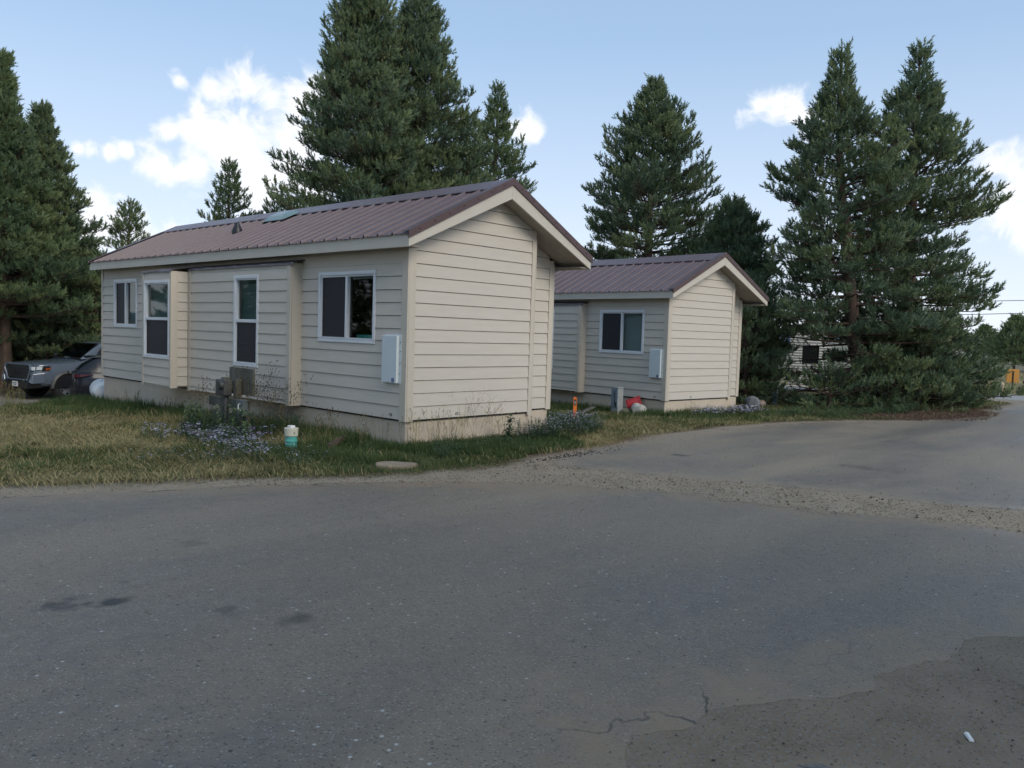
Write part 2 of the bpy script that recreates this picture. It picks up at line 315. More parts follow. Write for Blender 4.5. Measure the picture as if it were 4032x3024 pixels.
def ground_material():
    G = D.materials.new('ground_surface'); G.use_nodes = True; t = G.node_tree; b = t.nodes['Principled BSDF']; N = t.nodes.new; Lk = t.links.new
    b.inputs['Roughness'].default_value = .95; b.inputs['Specular IOR Level'].default_value = .2
    tcn = N('ShaderNodeTexCoord')
    def noise(s, d=6, r=.6):
        n = N('ShaderNodeTexNoise'); n.inputs['Scale'].default_value = s; n.inputs['Detail'].default_value = d; n.inputs['Roughness'].default_value = r; Lk(tcn.outputs['Object'], n.inputs['Vector']); return n.outputs['Fac']
    def mr(v, a, c, lo=0., hi=1.):
        n = N('ShaderNodeMapRange'); Lk(v, n.inputs[0]); n.inputs[1].default_value = a; n.inputs[2].default_value = c; n.inputs[3].default_value = lo; n.inputs[4].default_value = hi; return n.outputs[0]
    def mix(f, A, B):
        n = N('ShaderNodeMix'); n.data_type = 'RGBA'
        if isinstance(f, float): n.inputs['Factor'].default_value = f
        else: Lk(f, n.inputs['Factor'])
        for k, v in (('A', A), ('B', B)):
            if isinstance(v, tuple): n.inputs[k].default_value = (*v, 1)
            else: Lk(v, n.inputs[k])
        return n.outputs['Result']
    def attr(nm):
        n = N('ShaderNodeAttribute'); n.attribute_name = nm; return n.outputs['Fac']
    sand = mix(mr(noise(1.6), .35, .65), (.27, .222, .155), (.345, .285, .205))
    sand = mix(mr(noise(38, 3), .52, .64), sand, (.29, .27, .235)); sand = mix(mr(noise(26, 3), .42, .33), sand, (.07, .065, .06))
    soil = mix(mr(noise(2.2), .35, .65), (.045, .05, .022), (.10, .085, .045)); soil = mix(mr(noise(45, 3), .45, .65), soil, (.16, .13, .07))
    lit = mix(mr(noise(3), .3, .7), (.10, .058, .040), (.15, .098, .070)); lit = mix(mr(noise(60, 3), .45, .65), lit, (.06, .035, .025))
    sage = mix(mr(noise(.35, 5), .35, .65), (.15, .145, .09), (.25, .225, .16)); sage = mix(mr(noise(4, 4), .5, .62), sage, (.075, .09, .05))
    drt = mix(mr(noise(2.5), .35, .65), (.20, .158, .113), (.27, .218, .158)); drt = mix(mr(noise(50, 3), .52, .62), drt, (.24, .22, .19)); drt = mix(mr(noise(47, 4), .40, .33), drt, (.075, .062, .05))
    sand = mix(attr('dirt'), sand, drt)
    c = mix(attr('lawn'), sand, soil); c = mix(attr('litter'), c, lit); c = mix(attr('field'), c, sage)
    Lk(c, b.inputs['Base Color'])
    bp = N('ShaderNodeBump'); bp.inputs['Strength'].default_value = .9; bp.inputs['Distance'].default_value = .02; Lk(noise(30, 5, .7), bp.inputs['Height']); Lk(bp.outputs[0], b.inputs['Normal'])
    return G

def asphalt_material(name, base, blue, dusty, dustamt, sandedge=.26):
    G = D.materials.new(name); G.use_nodes = True; t = G.node_tree; b = t.nodes['Principled BSDF']; N = t.nodes.new; Lk = t.links.new
    b.inputs['Specular IOR Level'].default_value = .5
    tcn = N('ShaderNodeTexCoord')
    def noise(s, d=6, r=.6, st=None, dist=0):
        n = N('ShaderNodeTexNoise'); n.inputs['Scale'].default_value = s; n.inputs['Detail'].default_value = d; n.inputs['Roughness'].default_value = r; n.inputs['Distortion'].default_value = dist
        if st:
            mp = N('ShaderNodeMapping'); mp.inputs['Scale'].default_value = st[:3]; mp.inputs['Rotation'].default_value = (0, 0, st[3]); Lk(tcn.outputs['Object'], mp.inputs[0]); Lk(mp.outputs[0], n.inputs['Vector'])
        else: Lk(tcn.outputs['Object'], n.inputs['Vector'])
        return n.outputs['Fac']
    def mr(v, a, c, lo=0., hi=1.):
        n = N('ShaderNodeMapRange'); Lk(v, n.inputs[0]); n.inputs[1].default_value = a; n.inputs[2].default_value = c; n.inputs[3].default_value = lo; n.inputs[4].default_value = hi; return n.outputs[0]
    def mix(f, A, B):
        n = N('ShaderNodeMix'); n.data_type = 'RGBA'
        if isinstance(f, float): n.inputs['Factor'].default_value = f
        else: Lk(f, n.inputs['Factor'])
        for k, v in (('A', A), ('B', B)):
            if isinstance(v, tuple): n.inputs[k].default_value = (*v, 1)
            else: Lk(v, n.inputs[k])
        return n.outputs['Result']
    def mul(a, c):
        n = N('ShaderNodeMath'); n.operation = 'MULTIPLY'
        for i, v in enumerate((a, c)):
            if isinstance(v, (int, float)): n.inputs[i].default_value = v
            else: Lk(v, n.inputs[i])
        return n.outputs[0]
    c = mix(mr(noise(.45, 3, .5, (1, 1, 1, 0)), .35, .65), base, blue)
    # dust drifts lying along the wheel tracks
    band = noise(.55, 4, .55, (.35, 1.6, 1, .55), .4)
    c = mix(mul(mr(band, .42, .68), dustamt), c, dusty)
    c = mix(mul(mr(noise(7, 5, .65), .40, .70), .35), c, dusty)
    vor = N('ShaderNodeTexVoronoi'); vor.inputs['Scale'].default_value = 75; Lk(tcn.outputs['Object'], vor.inputs['Vector'])
    rnd = N('ShaderNodeSeparateColor'); Lk(vor.outputs['Color'], rnd.inputs[0])
    stone = mul(mr(vor.outputs['Distance'], .42, .22), mr(rnd.outputs[0], .66, .80))
    c = mix(mul(stone, .8), c, (.34, .335, .32))
    dk = mul(mr(vor.outputs['Distance'], .5, .2), mr(rnd.outputs[1], .70, .82)); c = mix(mul(dk, .85), c, (.022, .022, .024))
    vor2 = N('ShaderNodeTexVoronoi'); vor2.inputs['Scale'].default_value = 22; Lk(tcn.outputs['Object'], vor2.inputs['Vector'])
    rn2 = N('ShaderNodeSeparateColor'); Lk(vor2.outputs['Color'], rn2.inputs[0])
    st2 = mul(mr(vor2.outputs['Distance'], .24, .12), mr(rn2.outputs[0], .92, .95)); c = mix(st2, c, (.45, .44, .42))
    dk2 = mul(mr(vor2.outputs['Distance'], .26, .12), mr(rn2.outputs[1], .92, .95)); c = mix(dk2, c, (.018, .018, .018))
    # oil stains
    for (x, y, rx, s) in STAINS:
        vd = N('ShaderNodeVectorMath'); vd.operation = 'DISTANCE'; Lk(tcn.outputs['Object'], vd.inputs[0]); vd.inputs[1].default_value = (x, y, 0)
        ad = N('ShaderNodeMath'); ad.operation = 'ADD'; Lk(vd.outputs['Value'], ad.inputs[0]); Lk(mul(mr(noise(9, 4), .3, .7, -1, 1), rx*.6), ad.inputs[1])
        c = mix(mul(mr(ad.outputs[0], rx, rx*.35), s), c, (.026, .022, .018))
    ed = N('ShaderNodeAttribute'); ed.attribute_name = 'edge'
    a2 = N('ShaderNodeMath'); a2.operation = 'ADD'; Lk(ed.outputs['Fac'], a2.inputs[0]); Lk(mul(mr(noise(3.2, 6, .7), .3, .7, -1, 1), sandedge*1.5), a2.inputs[1])
    c = mix(mul(mr(a2.outputs[0], -sandedge*2.0, sandedge*.5), .9), c, (.26, .212, .148) if 'far' in name else (.24, .18, .115))
    # hairline cracks near the edges
    vc = N('ShaderNodeTexVoronoi'); vc.feature = 'DISTANCE_TO_EDGE'; vc.inputs['Scale'].default_value = 1.15
    wv = N('ShaderNodeTexNoise'); wv.inputs['Scale'].default_value = 3; wv.inputs['Detail'].default_value = 5; Lk(tcn.outputs['Object'], wv.inputs['Vector'])
    vadd = N('ShaderNodeMix'); vadd.data_type = 'RGBA'; vadd.blend_type = 'LINEAR_LIGHT'; vadd.inputs['Factor'].default_value = .25; Lk(tcn.outputs['Object'], vadd.inputs['A']); Lk(wv.outputs['Color'], vadd.inputs['B']); Lk(vadd.outputs['Result'], vc.inputs['Vector'])
    crack = mul(mr(vc.outputs['Distance'], .012, .003), mul(mr(ed.outputs['Fac'], -.55 if 'far' in name else -.30, -.05), mr(noise(.8, 2), .42, .5)))
    c = mix(mul(crack, .85), c, (.02, .02, .02))
    Lk(c, b.inputs['Base Color']); Lk(mr(band, .3, .7, .46, .70), b.inputs['Roughness'])
    bp = N('ShaderNodeBump'); bp.inputs['Strength'].default_value = .55; bp.inputs['Distance'].default_value = .006; Lk(vor.outputs['Distance'], bp.inputs['Height'])
    bp2 = N('ShaderNodeBump'); bp2.inputs['Strength'].default_value = .5; bp2.inputs['Distance'].default_value = .01; Lk(noise(14, 6, .7), bp2.inputs['Height']); Lk(bp.outputs[0], bp2.inputs['Normal']); Lk(bp2.outputs[0], b.inputs['Normal'])
    return G
STAINS = [(-5.42,-3.58,.13,.75),(-5.20,-3.72,.10,.9),(-5.30,-3.66,.06,.8),(-4.80,-4.25,.10,.5),(-4.57,-4.66,.13,.6),(-5.0,-3.4,.05,.5),(3.0,-2.38,.16,.7),(4.29,-4.41,.30,.45),(-4.3,-2.8,.14,.3)]

def build_ground():
    def axis(lo, hi, fine_lo, fine_hi, st):
        a = list(np.arange(fine_lo, fine_hi+1e-6, st)); s = st; x = fine_hi
        while x < hi: s *= 1.28; x += s; a.append(min(x, hi))
        s = st; x = fine_lo
        while x > lo: s *= 1.28; x -= s; a.insert(0, max(x, lo))
        return np.unique(np.array(a))
    xs = axis(-5000, 5000, -9, 30, .16); ys = axis(-5000, 5000, -10, 14, .16)
    X, Y = np.meshgrid(xs, ys, indexing='ij'); Z = H(X, Y); nx, ny = X.shape
    lawn = 1-_rm(sdist(X, Y, P_LAWN)+.16*wob(X*2, Y*2), -.12, .12)
    lit = 1-_rm(np.hypot((X-16.6)/3.6, (Y+1.4)/1.7)+.2*wob(X, Y), .8, 1.15)
    lit = np.maximum(lit, (1-_rm(np.abs(sdist(X, Y, P_LAWN)+.08), .03, .22))*.55*(X > 1))
    field = np.clip(_rm(X, 28.3, 29.2)+_rm(Y, 21, 23)+_rm(-X, 18, 24), 0, 1)
    Z = Z+.012*wob(X*1.3, Y*1.3)*_rm(lawn, .2, 1)
    inroad = (sdist(X, Y, P_NEAR) < .3) | (sdist(X, Y, P_FAR) < .3)
    Z = np.where(inroad, H(X, Y), Z)
    idx = np.arange(nx*ny).reshape(nx, ny); Q = np.stack([idx[:-1, :-1].ravel(), idx[1:, :-1].ravel(), idx[1:, 1:].ravel(), idx[:-1, 1:].ravel()], 1)
    o = npmesh('ground', np.stack([X.ravel(), Y.ravel(), Z.ravel()], 1), 4, None, ground_material(), None, Q)
    for nm, v in (('lawn', lawn), ('litter', lit), ('field', field), ('dirt', 1-_rm(sdist(X, Y, P_DIRT), 0, .4))):
        a = o.data.attributes.new(nm, 'FLOAT', 'POINT'); a.data.foreach_set('value', np.ascontiguousarray(v.ravel(), dtype=np.float32))
    o['kind'] = 'structure'
build_ground()
A_near = asphalt_material('asphalt_near', (.170, .141, .106), (.138, .120, .099), (.245, .202, .145), .8)
A_far = asphalt_material('asphalt_far', (.166, .140, .108), (.136, .120, .100), (.26, .215, .155), .9)
f_near = lambda X, Y: np.maximum(sdist(X, Y, P_NEAR)+.035*wob(X*3, Y*3), -(sdist(X, Y, P_DIRT)+.06*wob(X*4, Y*4)+.035*wob(X*11+2, Y*11)))
surface('road', -16, 3.2, -14, 4.6, .08, f_near, .005, A_near)
f_far = lambda X, Y: sdist(X, Y, P_FAR)+.06*wob(X*2.4, Y*2.4)
surface('parking_area', .4, 40, -14, -.2, .2, f_far, .0045, A_far)
surface('crossing_road', 24, 31, -16, 14, .5, lambda X, Y: sdist(X, Y, P_CONC)+.05*wob(X, Y), .012, mat('pale_road', (.33, .32, .30), .9, (.28, .27, .25), 2, bump=.3, bscale=20))
surface('dirt_driveway', -30, 13, 12.4, 25, .5, lambda X, Y: sdist(X, Y, P_DRIVE)+.2*wob(X, Y), .012, mat('dirt_drive', (.21, .185, .15), .95, (.27, .24, .20), 1.5, bump=.5, bscale=15))
# broken islands of old asphalt inside the dirt corner
def blob(x, y, rx, ry, a):
    ca, sa = math.cos(a), math.sin(a)
    return lambda X, Y: (np.hypot(((X-x)*ca+(Y-y)*sa)/rx, (-(X-x)*sa+(Y-y)*ca)/ry)-1)*.12+.03*wob(X*5, Y*5)
fb = blob(-4.32, -7.62, .24, .16, .6); fb2 = blob(-4.62, -7.33, .17, .12, .2); fb3 = blob(-4.1, -7.34, .13, .1, .2)
fa = lambda X, Y: np.minimum(np.minimum(fb(X, Y), fb2(X, Y)), fb3(X, Y))
surface('asphalt_remnant', -5.1, -3.6, -8.1, -7.0, .03, fa, .008, asphalt_material('asphalt_old', (.10, .10, .10), (.09, .095, .1), (.15, .14, .12), .5, .02))

# mountain and sage hill on the horizon
def ridge(name, cx, cy, ang, length, height, depth, mt, seed, n=80):
    r = random.Random(seed); ph = [(r.uniform(0, 6.28), f, a) for f, a in ((1.3, .45), (2.9, .28), (6.1, .15), (13, .07), (31, .03))]
    V = []; ca, sa = math.cos(ang), math.sin(ang); rows = 8
    for i in range(n+1):
        t = i/n; hgt = height*(math.sin(PI*t)**.6)*(1+sum(a*math.sin(f*t*6.28+p) for p, f, a in ph)*.6)
        for j in range(rows+1):
            s = j/rows; zz = hgt*math.sin(PI*s)**1.2*(1+.12*math.sin(i*1.7+j*2.1)); lx = (t-.5)*length; ly = (s-.5)*depth
            V.append((cx+lx*ca-ly*sa, cy+lx*sa+ly*ca, -2.0+zz))
    F = [(i*(rows+1)+j, (i+1)*(rows+1)+j, (i+1)*(rows+1)+j+1, i*(rows+1)+j+1) for i in range(n) for j in range(rows)]
    me = D.meshes.new(name); me.from_pydata(V, [], F); me.polygons.foreach_set('use_smooth', [True]*len(F)); o = link(name, me, mt); o['kind'] = 'structure'; return o
ridge('mountain', 3500, 700, PI/2+.1, 5200, 36, 900, mat('haze_tinted_mountain', (.065, .10, .145), .95, (.08, .115, .155), .004), 3)  # forest slope; the blue of distant haze is painted into its base colour
ridge('mountain', 1100, 3700, .3, 5200, 80, 900, D.materials['haze_tinted_mountain'], 8)
ridge('hill', 128, 30, PI/2-.25, 62, 3.6, 26, mat('sage_hill', (.20, .20, .145), .95, (.29, .27, .20), .35, bump=.4, bscale=2), 4)

# ------------------------------------------------------------------ cabins
def subtract(rects, o):
    r = []
    for (a, b, c, d) in rects:
        e, f, g, h = o
        if e >= b or f <= a or g >= d or h <= c: r.append((a, b, c, d)); continue
        if c < g: r.append((a, b, c, g))
        if h < d: r.append((a, b, h, d))
        z0, z1 = max(c, g), min(d, h)
        if a < e: r.append((a, e, z0, z1))
        if f < b: r.append((f, b, z0, z1))
    return r
def mapX(xw): return lambda u, o, z: (xw-o, u, z)        # wall facing -x
def mapY(yw): return lambda u, o, z: (u, yw-o, z)        # wall facing -y
def mapXp(xw): return lambda u, o, z: (xw+o, u, z)
def mapYp(yw): return lambda u, o, z: (u, yw+o, z)
def bx(mb, mp, u0, u1, o0, o1, z0, z1, mi=None):
    mb.hexa([mp(u0, o0, z0), mp(u1, o0, z0), mp(u1, o1, z0), mp(u0, o1, z0), mp(u0, o0, z1), mp(u1, o0, z1), mp(u1, o1, z1), mp(u0, o1, z1)], mi)
def siding(mb, mp, u0, u1, zs, opens=(), lim=None, sd=1):
    r = random.Random(sd)
    for k in range(len(zs)-1):
        a, b = zs[k], zs[k+1]; j = r.uniform(-.0012, .0012)
        out = lambda z: .022-.016*(z-a)/(b-a)+j
        rc_ = [(u0, u1, a+.008, b+.002)]
        for o in opens: rc_ = subtract(rc_, o)
        for (p, q, c, d) in rc_:
            if lim:
                l0, l1 = lim(c); m0, m1 = lim(d)
                p0, q0, p1, q1 = max(p, l0), min(q, l1), max(p, m0), min(q, m1)
                if p0 >= q0: continue
                if p1 > q1: p1 = q1 = (p1+q1)/2
            else: p0 = p1 = p; q0 = q1 = q
            mb.hexa([mp(p0, 0, c), mp(q0, 0, c), mp(q0, out(c), c), mp(p0, out(c), c), mp(p1, 0, d), mp(q1, 0, d), mp(q1, out(d), d), mp(p1, out(d), d)])
ZG = [.378,.558,.736,.912,1.087,1.262,1.434,1.603,1.779,1.955,2.127,2.306,2.480,2.652]
ZB = [.392,.454,.625,.796,.969,1.138,1.301,1.459,1.625,1.790,1.955,2.128,2.305,2.470]
CW, CL_ = 3.28, 10.33
zsof = lambda x: 2.69+.45*min(x+.25, 3.53-x)
zrf = lambda x: 2.832+.4975*min(x+.25, 3.53-x)
def window(par, mp, u0, u1, z0, z1, split, at, kinds, sillw=.05, label=None):
    """kinds: (low-u or low-z half, high half); each 'screen', 'blind', 'grey' or 'clear'"""
    f = MB(); W_ = .05
    def ring(a, b, c, d, w_, o0, o1):
        bx(f, mp, a, b, o0, o1, c, c+w_); bx(f, mp, a, b, o0, o1, d-w_, d); bx(f, mp, a, a+w_, o0, o1, c+w_, d-w_); bx(f, mp, b-w_, b, o0, o1, c+w_, d-w_)
    ring(u0, u1, z0, z1, W_, -.03, .032); ring(u0+W_, u1-W_, z0+W_, z1-W_, .022, -.05, .014)
    A, B, C_, E_ = u0+.07, u1-.07, z0+.07, z1-.07
    if split == 'v': bx(f, mp, at-.026, at+.026, -.045, .020, C_, E_); halves = [(A, at-.026, C_, E_), (at+.026, B, C_, E_)]
    else: bx(f, mp, A, B, -.045, .022, at-.026, at+.026); halves = [(A, B, C_, at-.026), (A, B, at+.026, E_)]
    w_ = f.obj('window', M['vinyl'], par, bevel=.005)
    if label: w_['label'] = label
    for (a, b, c, d), k in zip(halves, kinds):
        g = MB(); g.face([mp(a, -.028, c), mp(b, -.028, c), mp(b, -.028, d), mp(a, -.028, d)]); g.obj('pane', M['glass'], w_)
        if k == 'screen':
            s = MB(); s.face([mp(a+.012, -.006, c+.012), mp(b-.012, -.006, c+.012), mp(b-.012, -.006, d-.012), mp(a+.012, -.006, d-.012)]); s.obj('insect_screen', M['screen'], w_)
            r = MB()
            for q in ((a, b, c, c+.014), (a, b, d-.014, d), (a, a+.014, c+.014, d-.014), (b-.014, b, c+.014, d-.014)): bx(r, mp, q[0], q[1], -.012, 0, q[2], q[3])
            r.obj('screen_frame', M['graymetal'], w_)
        if k in ('blind', 'grey'):
            s = MB(); z = c
            while z < d:
                s.face([mp(a-.03, -.085, z), mp(b+.03, -.085, z), mp(b+.03, -.100, z+.034), mp(a-.03, -.100, z+.034)]); z += .030
            bx(s, mp, a-.03, b+.03, -.12, -.06, d-.03, d+.02)
            s.obj('blind', M['blind' if k == 'blind' else 'blind_grey'], w_)
        if k == 'clear':
            s = MB(); r = random.Random(4)
            bx(s, mp, a, b, -.20, -.16, c-.05, c+.05); s.obj('inner_sill', M['teal'], w_)
            cl = MB(); pts = []
            for i in range(9): pts.append(mp(a+.02+(b-a)*.07*i, -.26-.02*(i % 2), c+.02+.26*math.sin(PI*(i+.6)/9.5)))
            cl.tube(pts, [.06, .09, .08, .10, .09, .10, .08, .07, .04], 9); cl.obj('folded_cloth', mat('dim_cloth', (.16, .12, .10), .9), w_, smooth=True)
            vb = MB(); bx(vb, mp, a, b, -.11, -.07, d-.035, d); vb.obj('blind_rail', M['blind_grey'], w_)
    return w_
def cabin(name, label, loc, rz, variant):
    R0 = root(name, label, 'cabin', loc, rz, 'beige park cabins with brown metal roofs')
    O1 = (.667, 2.04, 1.384, 2.404); O2 = (3.446, 4.227, .912, 2.395); O3 = (5.925, 6.985, .93, 2.345); O4 = (8.50, 9.665, 1.46, 2.455)
    inn = lambda o, e=.012: (o[0]+e, o[1]-e, o[2]+e, o[3]-e)
    # structure slabs behind the boards
    c = MB(); mpl = mapX(0)
    for (a, b, z0, z1) in subtract(subtract(subtract([(0, CL_, .36, 2.70)], inn(O1)), inn(O4)), (2.56, 7.0, .45, 2.47)): bx(c, mpl, a, b, -.09, -.001, z0, z1)
    def gpoly(x0, x1, y, t):
        xs = [x0] + ([1.64] if x0 < 1.64 < x1 else []) + [x1]
        P = [(x0, y, .36), (x1, y, .36)] + [(x, y, zsof(x)+.02) for x in xs[::-1]]; c.prism(P, (0, 0, 0), (0, t, 0))
    gpoly(.0905, 2.5, .001, .09); gpoly(2.41, CW-.09, .285, .09); gpoly(.0905, CW-.09, CL_-.091, .09)
    bx(c, mapXp(CW), .285, CL_, -.09, -.001, .36, 2.66); c.box(2.41, 2.499, .092, .284, .36, 3.0)
    c.box(.0905, CW-.0905, .38, CL_-.095, .42, .46)
    c.obj('wall_core', M['dark'], R0)
    s = MB()
    ol = [O1, O4, (2.515, 7.045, .39, 2.60)]
    siding(s, mpl, .105, CL_-.06, ZG[:-1], ol, None, 1); bx(s, mpl, .105, CL_-.06, 0, .006, ZG[-2]+.004, 2.70)
    s.obj('wall', M['siding'], R0)['label'] = 'grey-beige lap siding wall with windows'
    g = MB()
    zz = ZG + [ZG[-1]+.175*k for k in range(1, 6)]
    sl_ = lambda z: ((-9, 9) if z < zsof(-.0)-.01 else (-.25+(z-2.69)/.45+.0, 3.53-(z-2.69)/.45))
    siding(g, mapY(0), .115, 2.425, zz, (), sl_, 2)
    siding(g, mapY(.285), 2.52, 3.185, zz, (), sl_, 3)
    siding(g, mapYp(CL_), .1, 3.18, zz, (), sl_, 4)
    siding(g, mapXp(CW), .38, CL_-.1, ZG, (), None, 5)
    g.obj('gable_wall', M['siding'], R0)['label'] = 'lap siding wall under the gable'
    t = MB(); TR = []
    def nt_():
        TR.append(t.obj('corner_trim', M['trim'], R0, bevel=.004)); return MB()
    bx(t, mpl, -.026, .104, .0005, .026, .362, 2.70); bx(t, mapY(0), -.0005, .114, .0005, .026, .362, 2.79); t = nt_()
    bx(t, mapY(0), 2.426, 2.505, .0005, .028, .335, zsof(2.45)+.0); t.box(2.506, 2.522, -.028, .284, .335, 3.04); t = nt_()
    bx(t, mapY(.285), 3.186, CW+.001, .0005, .028, .36, 2.79); bx(t, mapXp(CW), .257, .38, .0015, .026, .36, 2.72); t = nt_()
    bx(t, mpl, CL_-.059, CL_+.026, .0005, .026, .37, 2.70)
    t.obj('corner_trim', M['trim'], R0, bevel=.004)
    k = MB(); k.box(.02, 2.49, .02, .2915, -.9, .374); k.box(.02, CW-.02, .292, CL_-.02, -.9, .374); k.obj('skirting', M['stucco'], R0)
    # bays
    b1 = MB(); bm1 = mapX(-.185)
    for (a, b, z0, z1) in subtract([(2.53, 5.884, .395, 2.56)], inn(O2)): bx(b1, bm1, a, b, -.05, -.001, z0, z1)
    b1.box(-.134, 0, 2.53, 5.884, .395, .43)
    siding(b1, bm1, 2.62, 5.775, ZB, [O2], None, 6); bx(b1, bm1, 2.62, 5.775, 0, .008, 2.476, 2.53)
    b1o = b1.obj('bay', M['siding'], R0); b1o['label'] = 'wide shallow bay with one tall window'
    q = MB(); bx(q, bm1, 2.515, 2.618, .0005, .024, .375, 2.53); q.box(-.184, -.0, 2.495, 2.529, .375, 2.56); q.obj('bay_trim', M['trim'], b1o, bevel=.003); q = MB(); bx(q, bm1, 5.777, 5.882, .0005, .024, .375, 2.53); q.obj('bay_trim', M['trim'], b1o, bevel=.003)
    def flash(par, xo, y0, y1, z0, z1):
        n = 40; V = []; F = []; r = random.Random(7)
        for i in range(n+1):
            y = y0+(y1-y0)*i/n; wv = .006*math.sin(y*7)+r.uniform(-.004, .004)
            V += [(0.002, y, z1), (xo*.5, y, (z0+z1)/2+.012+wv), (xo-.03, y, z0+wv), (xo-.032, y, z0-.026+wv*.7)]
        for i in range(n):
            for j in range(3): F.append((i*4+j, i*4+j+1, i*4+j+5, i*4+j+4))
        me = D.meshes.new('bay_flashing'); me.from_pydata(V, [], F); o = link('bay_flashing', me, M['flash'], par)
        md = o.modifiers.new('s', 'SOLIDIFY'); md.thickness = .004
    flash(b1o, -.185, 2.44, 5.88, 2.545, 2.615)
    b2 = MB(); bm2 = mapX(-.5)
    for (a, b, z0, z1) in subtract([(5.884, 7.045, .435, 2.50)], inn(O3)): bx(b2, bm2, a, b, -.05, -.001, z0, z1)
    b2.box(-.448, -.0, 5.9, 7.045, .435, .47); b2.box(-.448, -.001, 7.0, 7.044, .47, 2.5); b2.box(-.448, -.19, 5.886, 5.92, .47, 2.5)
    siding(b2, bm2, 5.928, 7.0, [.45,.60,.77,.94], (), None, 8); siding(b2, bm2, 5.928, 7.0, [2.335, 2.48], (), None, 8)
    siding(b2, mapY(5.884), -.395, -.215, [.45]+ZB[2:], (), None, 9)
    b2o = b2.obj('bay', M['siding'], R0); b2o['label'] = 'narrow deep bay filled by a tall window'
    q = MB(); q.box(-.526, -.396, 5.860, 5.8835, .42, 2.50); bx(q, bm2, 5.884, 5.927, .0005, .026, .42, 2.50); q.obj('bay_trim', M['trim'], b2o, bevel=.003); q = MB(); bx(q, bm2, 7.001, 7.07, .0005, .026, .42, 2.50); q.obj('bay_trim', M['trim'], b2o, bevel=.003)
    flash(b2o, -.5, 5.83, 7.12, 2.515, 2.60)
    # windows
    if variant == 1:
        window(R0, mpl, *O1, 'v', 1.355, ('clear', 'screen'), label='two-pane slider window with a dark screen, nearest the corner')
        window(R0, mpl, *O4, 'v', 9.10, ('blind', 'screen'), label='small slider window at the far end')
    else:
        window(R0, mpl, *O1, 'v', 1.355, ('grey', 'screen'), label='two-pane slider window with a closed grey blind')
        window(R0, mpl, *O4, 'v', 9.10, ('blind', 'screen'))
    window(R0, bm1, *O2, 'h', 1.656, ('screen', 'blind'), label='tall narrow window in the wide bay')
    window(R0, bm2, *O3, 'h', 1.651, ('screen', 'blind'), label='tall window in the narrow bay')
    # utility door with sticker
    d = MB(); bx(d, mpl, .072, .436, .018, .030, .865, 1.527); bx(d, mpl, .115, .432, .030, .078, .876, 1.512)
    do = d.obj('utility_door', M['box'], R0, bevel=.006)
    e = MB(); n = 22; cy, cz, rr = .185, .915, .030
    e.face([mpl(cy+rr*math.cos(2*PI*i/n), .0800, cz+rr*1.08*math.sin(2*PI*i/n)) for i in range(n)], 0)
    for (a, b, z0, z1) in ((-.016, .012, .006, .012), (-.006, .016, .012, .017), (-.018, .018, -.009, -.005), (-.010, .010, -.018, -.014)):
        e.face([mpl(cy+a, .0812, cz+z0), mpl(cy+b, .0812, cz+z0+.002), mpl(cy+b, .0812, cz+z1), mpl(cy+a, .0812, cz+z1-.002)], 1)
    e.obj('sticker', [M['blue'], M['white']], do)
    e = MB(); bx(e, mpl, .255, .28, .079, .086, .884, .890)
    for zc in (1.0, 1.14, 1.3, 1.42): bx(e, mpl, .088, .098, .030, .036, zc, zc+.010)
    e.obj('latch', M['black'], do)
    for mp, u, z, w2 in ((mpl, .285, .437, .050), (mapY(0), .93, .43, .055)):
        e = MB(); bx(e, mp, u-w2/2, u+w2/2, .012, .022, z-.018, z+.018, 0)
        for dz in (-.010, -.002, .006): bx(e, mp, u-w2*.34, u+w2*.34, .0222, .0235, z+dz, z+dz+.004, 1)
        e.obj('data_plate', [M['black'], M['white']], R0)
    # roof
    Y0, Y1 = -.30, 10.38
    r = MB(); pitch = .305; ys = []
    y = Y0+.02; 
    while y < Y1-.05:
        for dy, hgt in ((0, 0), (.085, 0), (.092, .008), (.105, .008), (.112, 0), (.185, 0), (.192, .008), (.205, .008), (.212, 0), (.262, 0), (.276, .032), (.296, .032)): ys.append((y+dy, hgt))
        y += pitch
    ys = [(a, b) for a, b in ys if a < Y1]; ys.append((Y1, 0))
    for sgn, xe in ((1, -.285), (-1, 3.565)):
        n0 = len(r.v)
        for (yy, hh) in ys:
            for x in (xe, 1.64-.012*sgn): r.v.append((x, yy, 2.832+.4975*((x+.25) if sgn > 0 else (3.53-x))+hh))
        for i in range(len(ys)-1): r.f.append((n0+2*i, n0+2*i+1, n0+2*i+3, n0+2*i+2)); r.m.append(0)
    ro = r.obj('roof', M['roof'], R0)
    u = MB()
    for x0, x1 in ((-.24, 1.638), (1.642, 3.52)):
        u.hexa([(x0, Y0+.02, zrf(x0)-.03), (x1, Y0+.02, zrf(x1)-.03), (x1, Y1-.02, zrf(x1)-.03), (x0, Y1-.02, zrf(x0)-.03), (x0, Y0+.02, zrf(x0)-.006), (x1, Y0+.02, zrf(x1)-.006), (x1, Y1-.02, zrf(x1)-.006), (x0, Y1-.02, zrf(x0)-.006)])
    u.obj('underlay', M['underlay'], ro)
    cpt = MB(); zc = zrf(1.64)+.040
    for s_ in (-1, 1):
        xa = 1.64+s_*.36; za = zrf(xa)+.036
        for (ya, yb, lf) in ((Y0-.01, 3.2, 0), (3.17, 6.45, .004), (6.42, Y1+.01, .008)):
            P = [(1.64, 0, zc+lf), (xa, 0, za+lf), (xa+s_*.004, 0, za-.014+lf), (xa, 0, za-.004+lf), (1.64, 0, zc-.004+lf)]
            cpt.prism(P, (0, ya, 0), (0, yb, 0))
    cpt.obj('ridge_cap', M['roof'], ro)
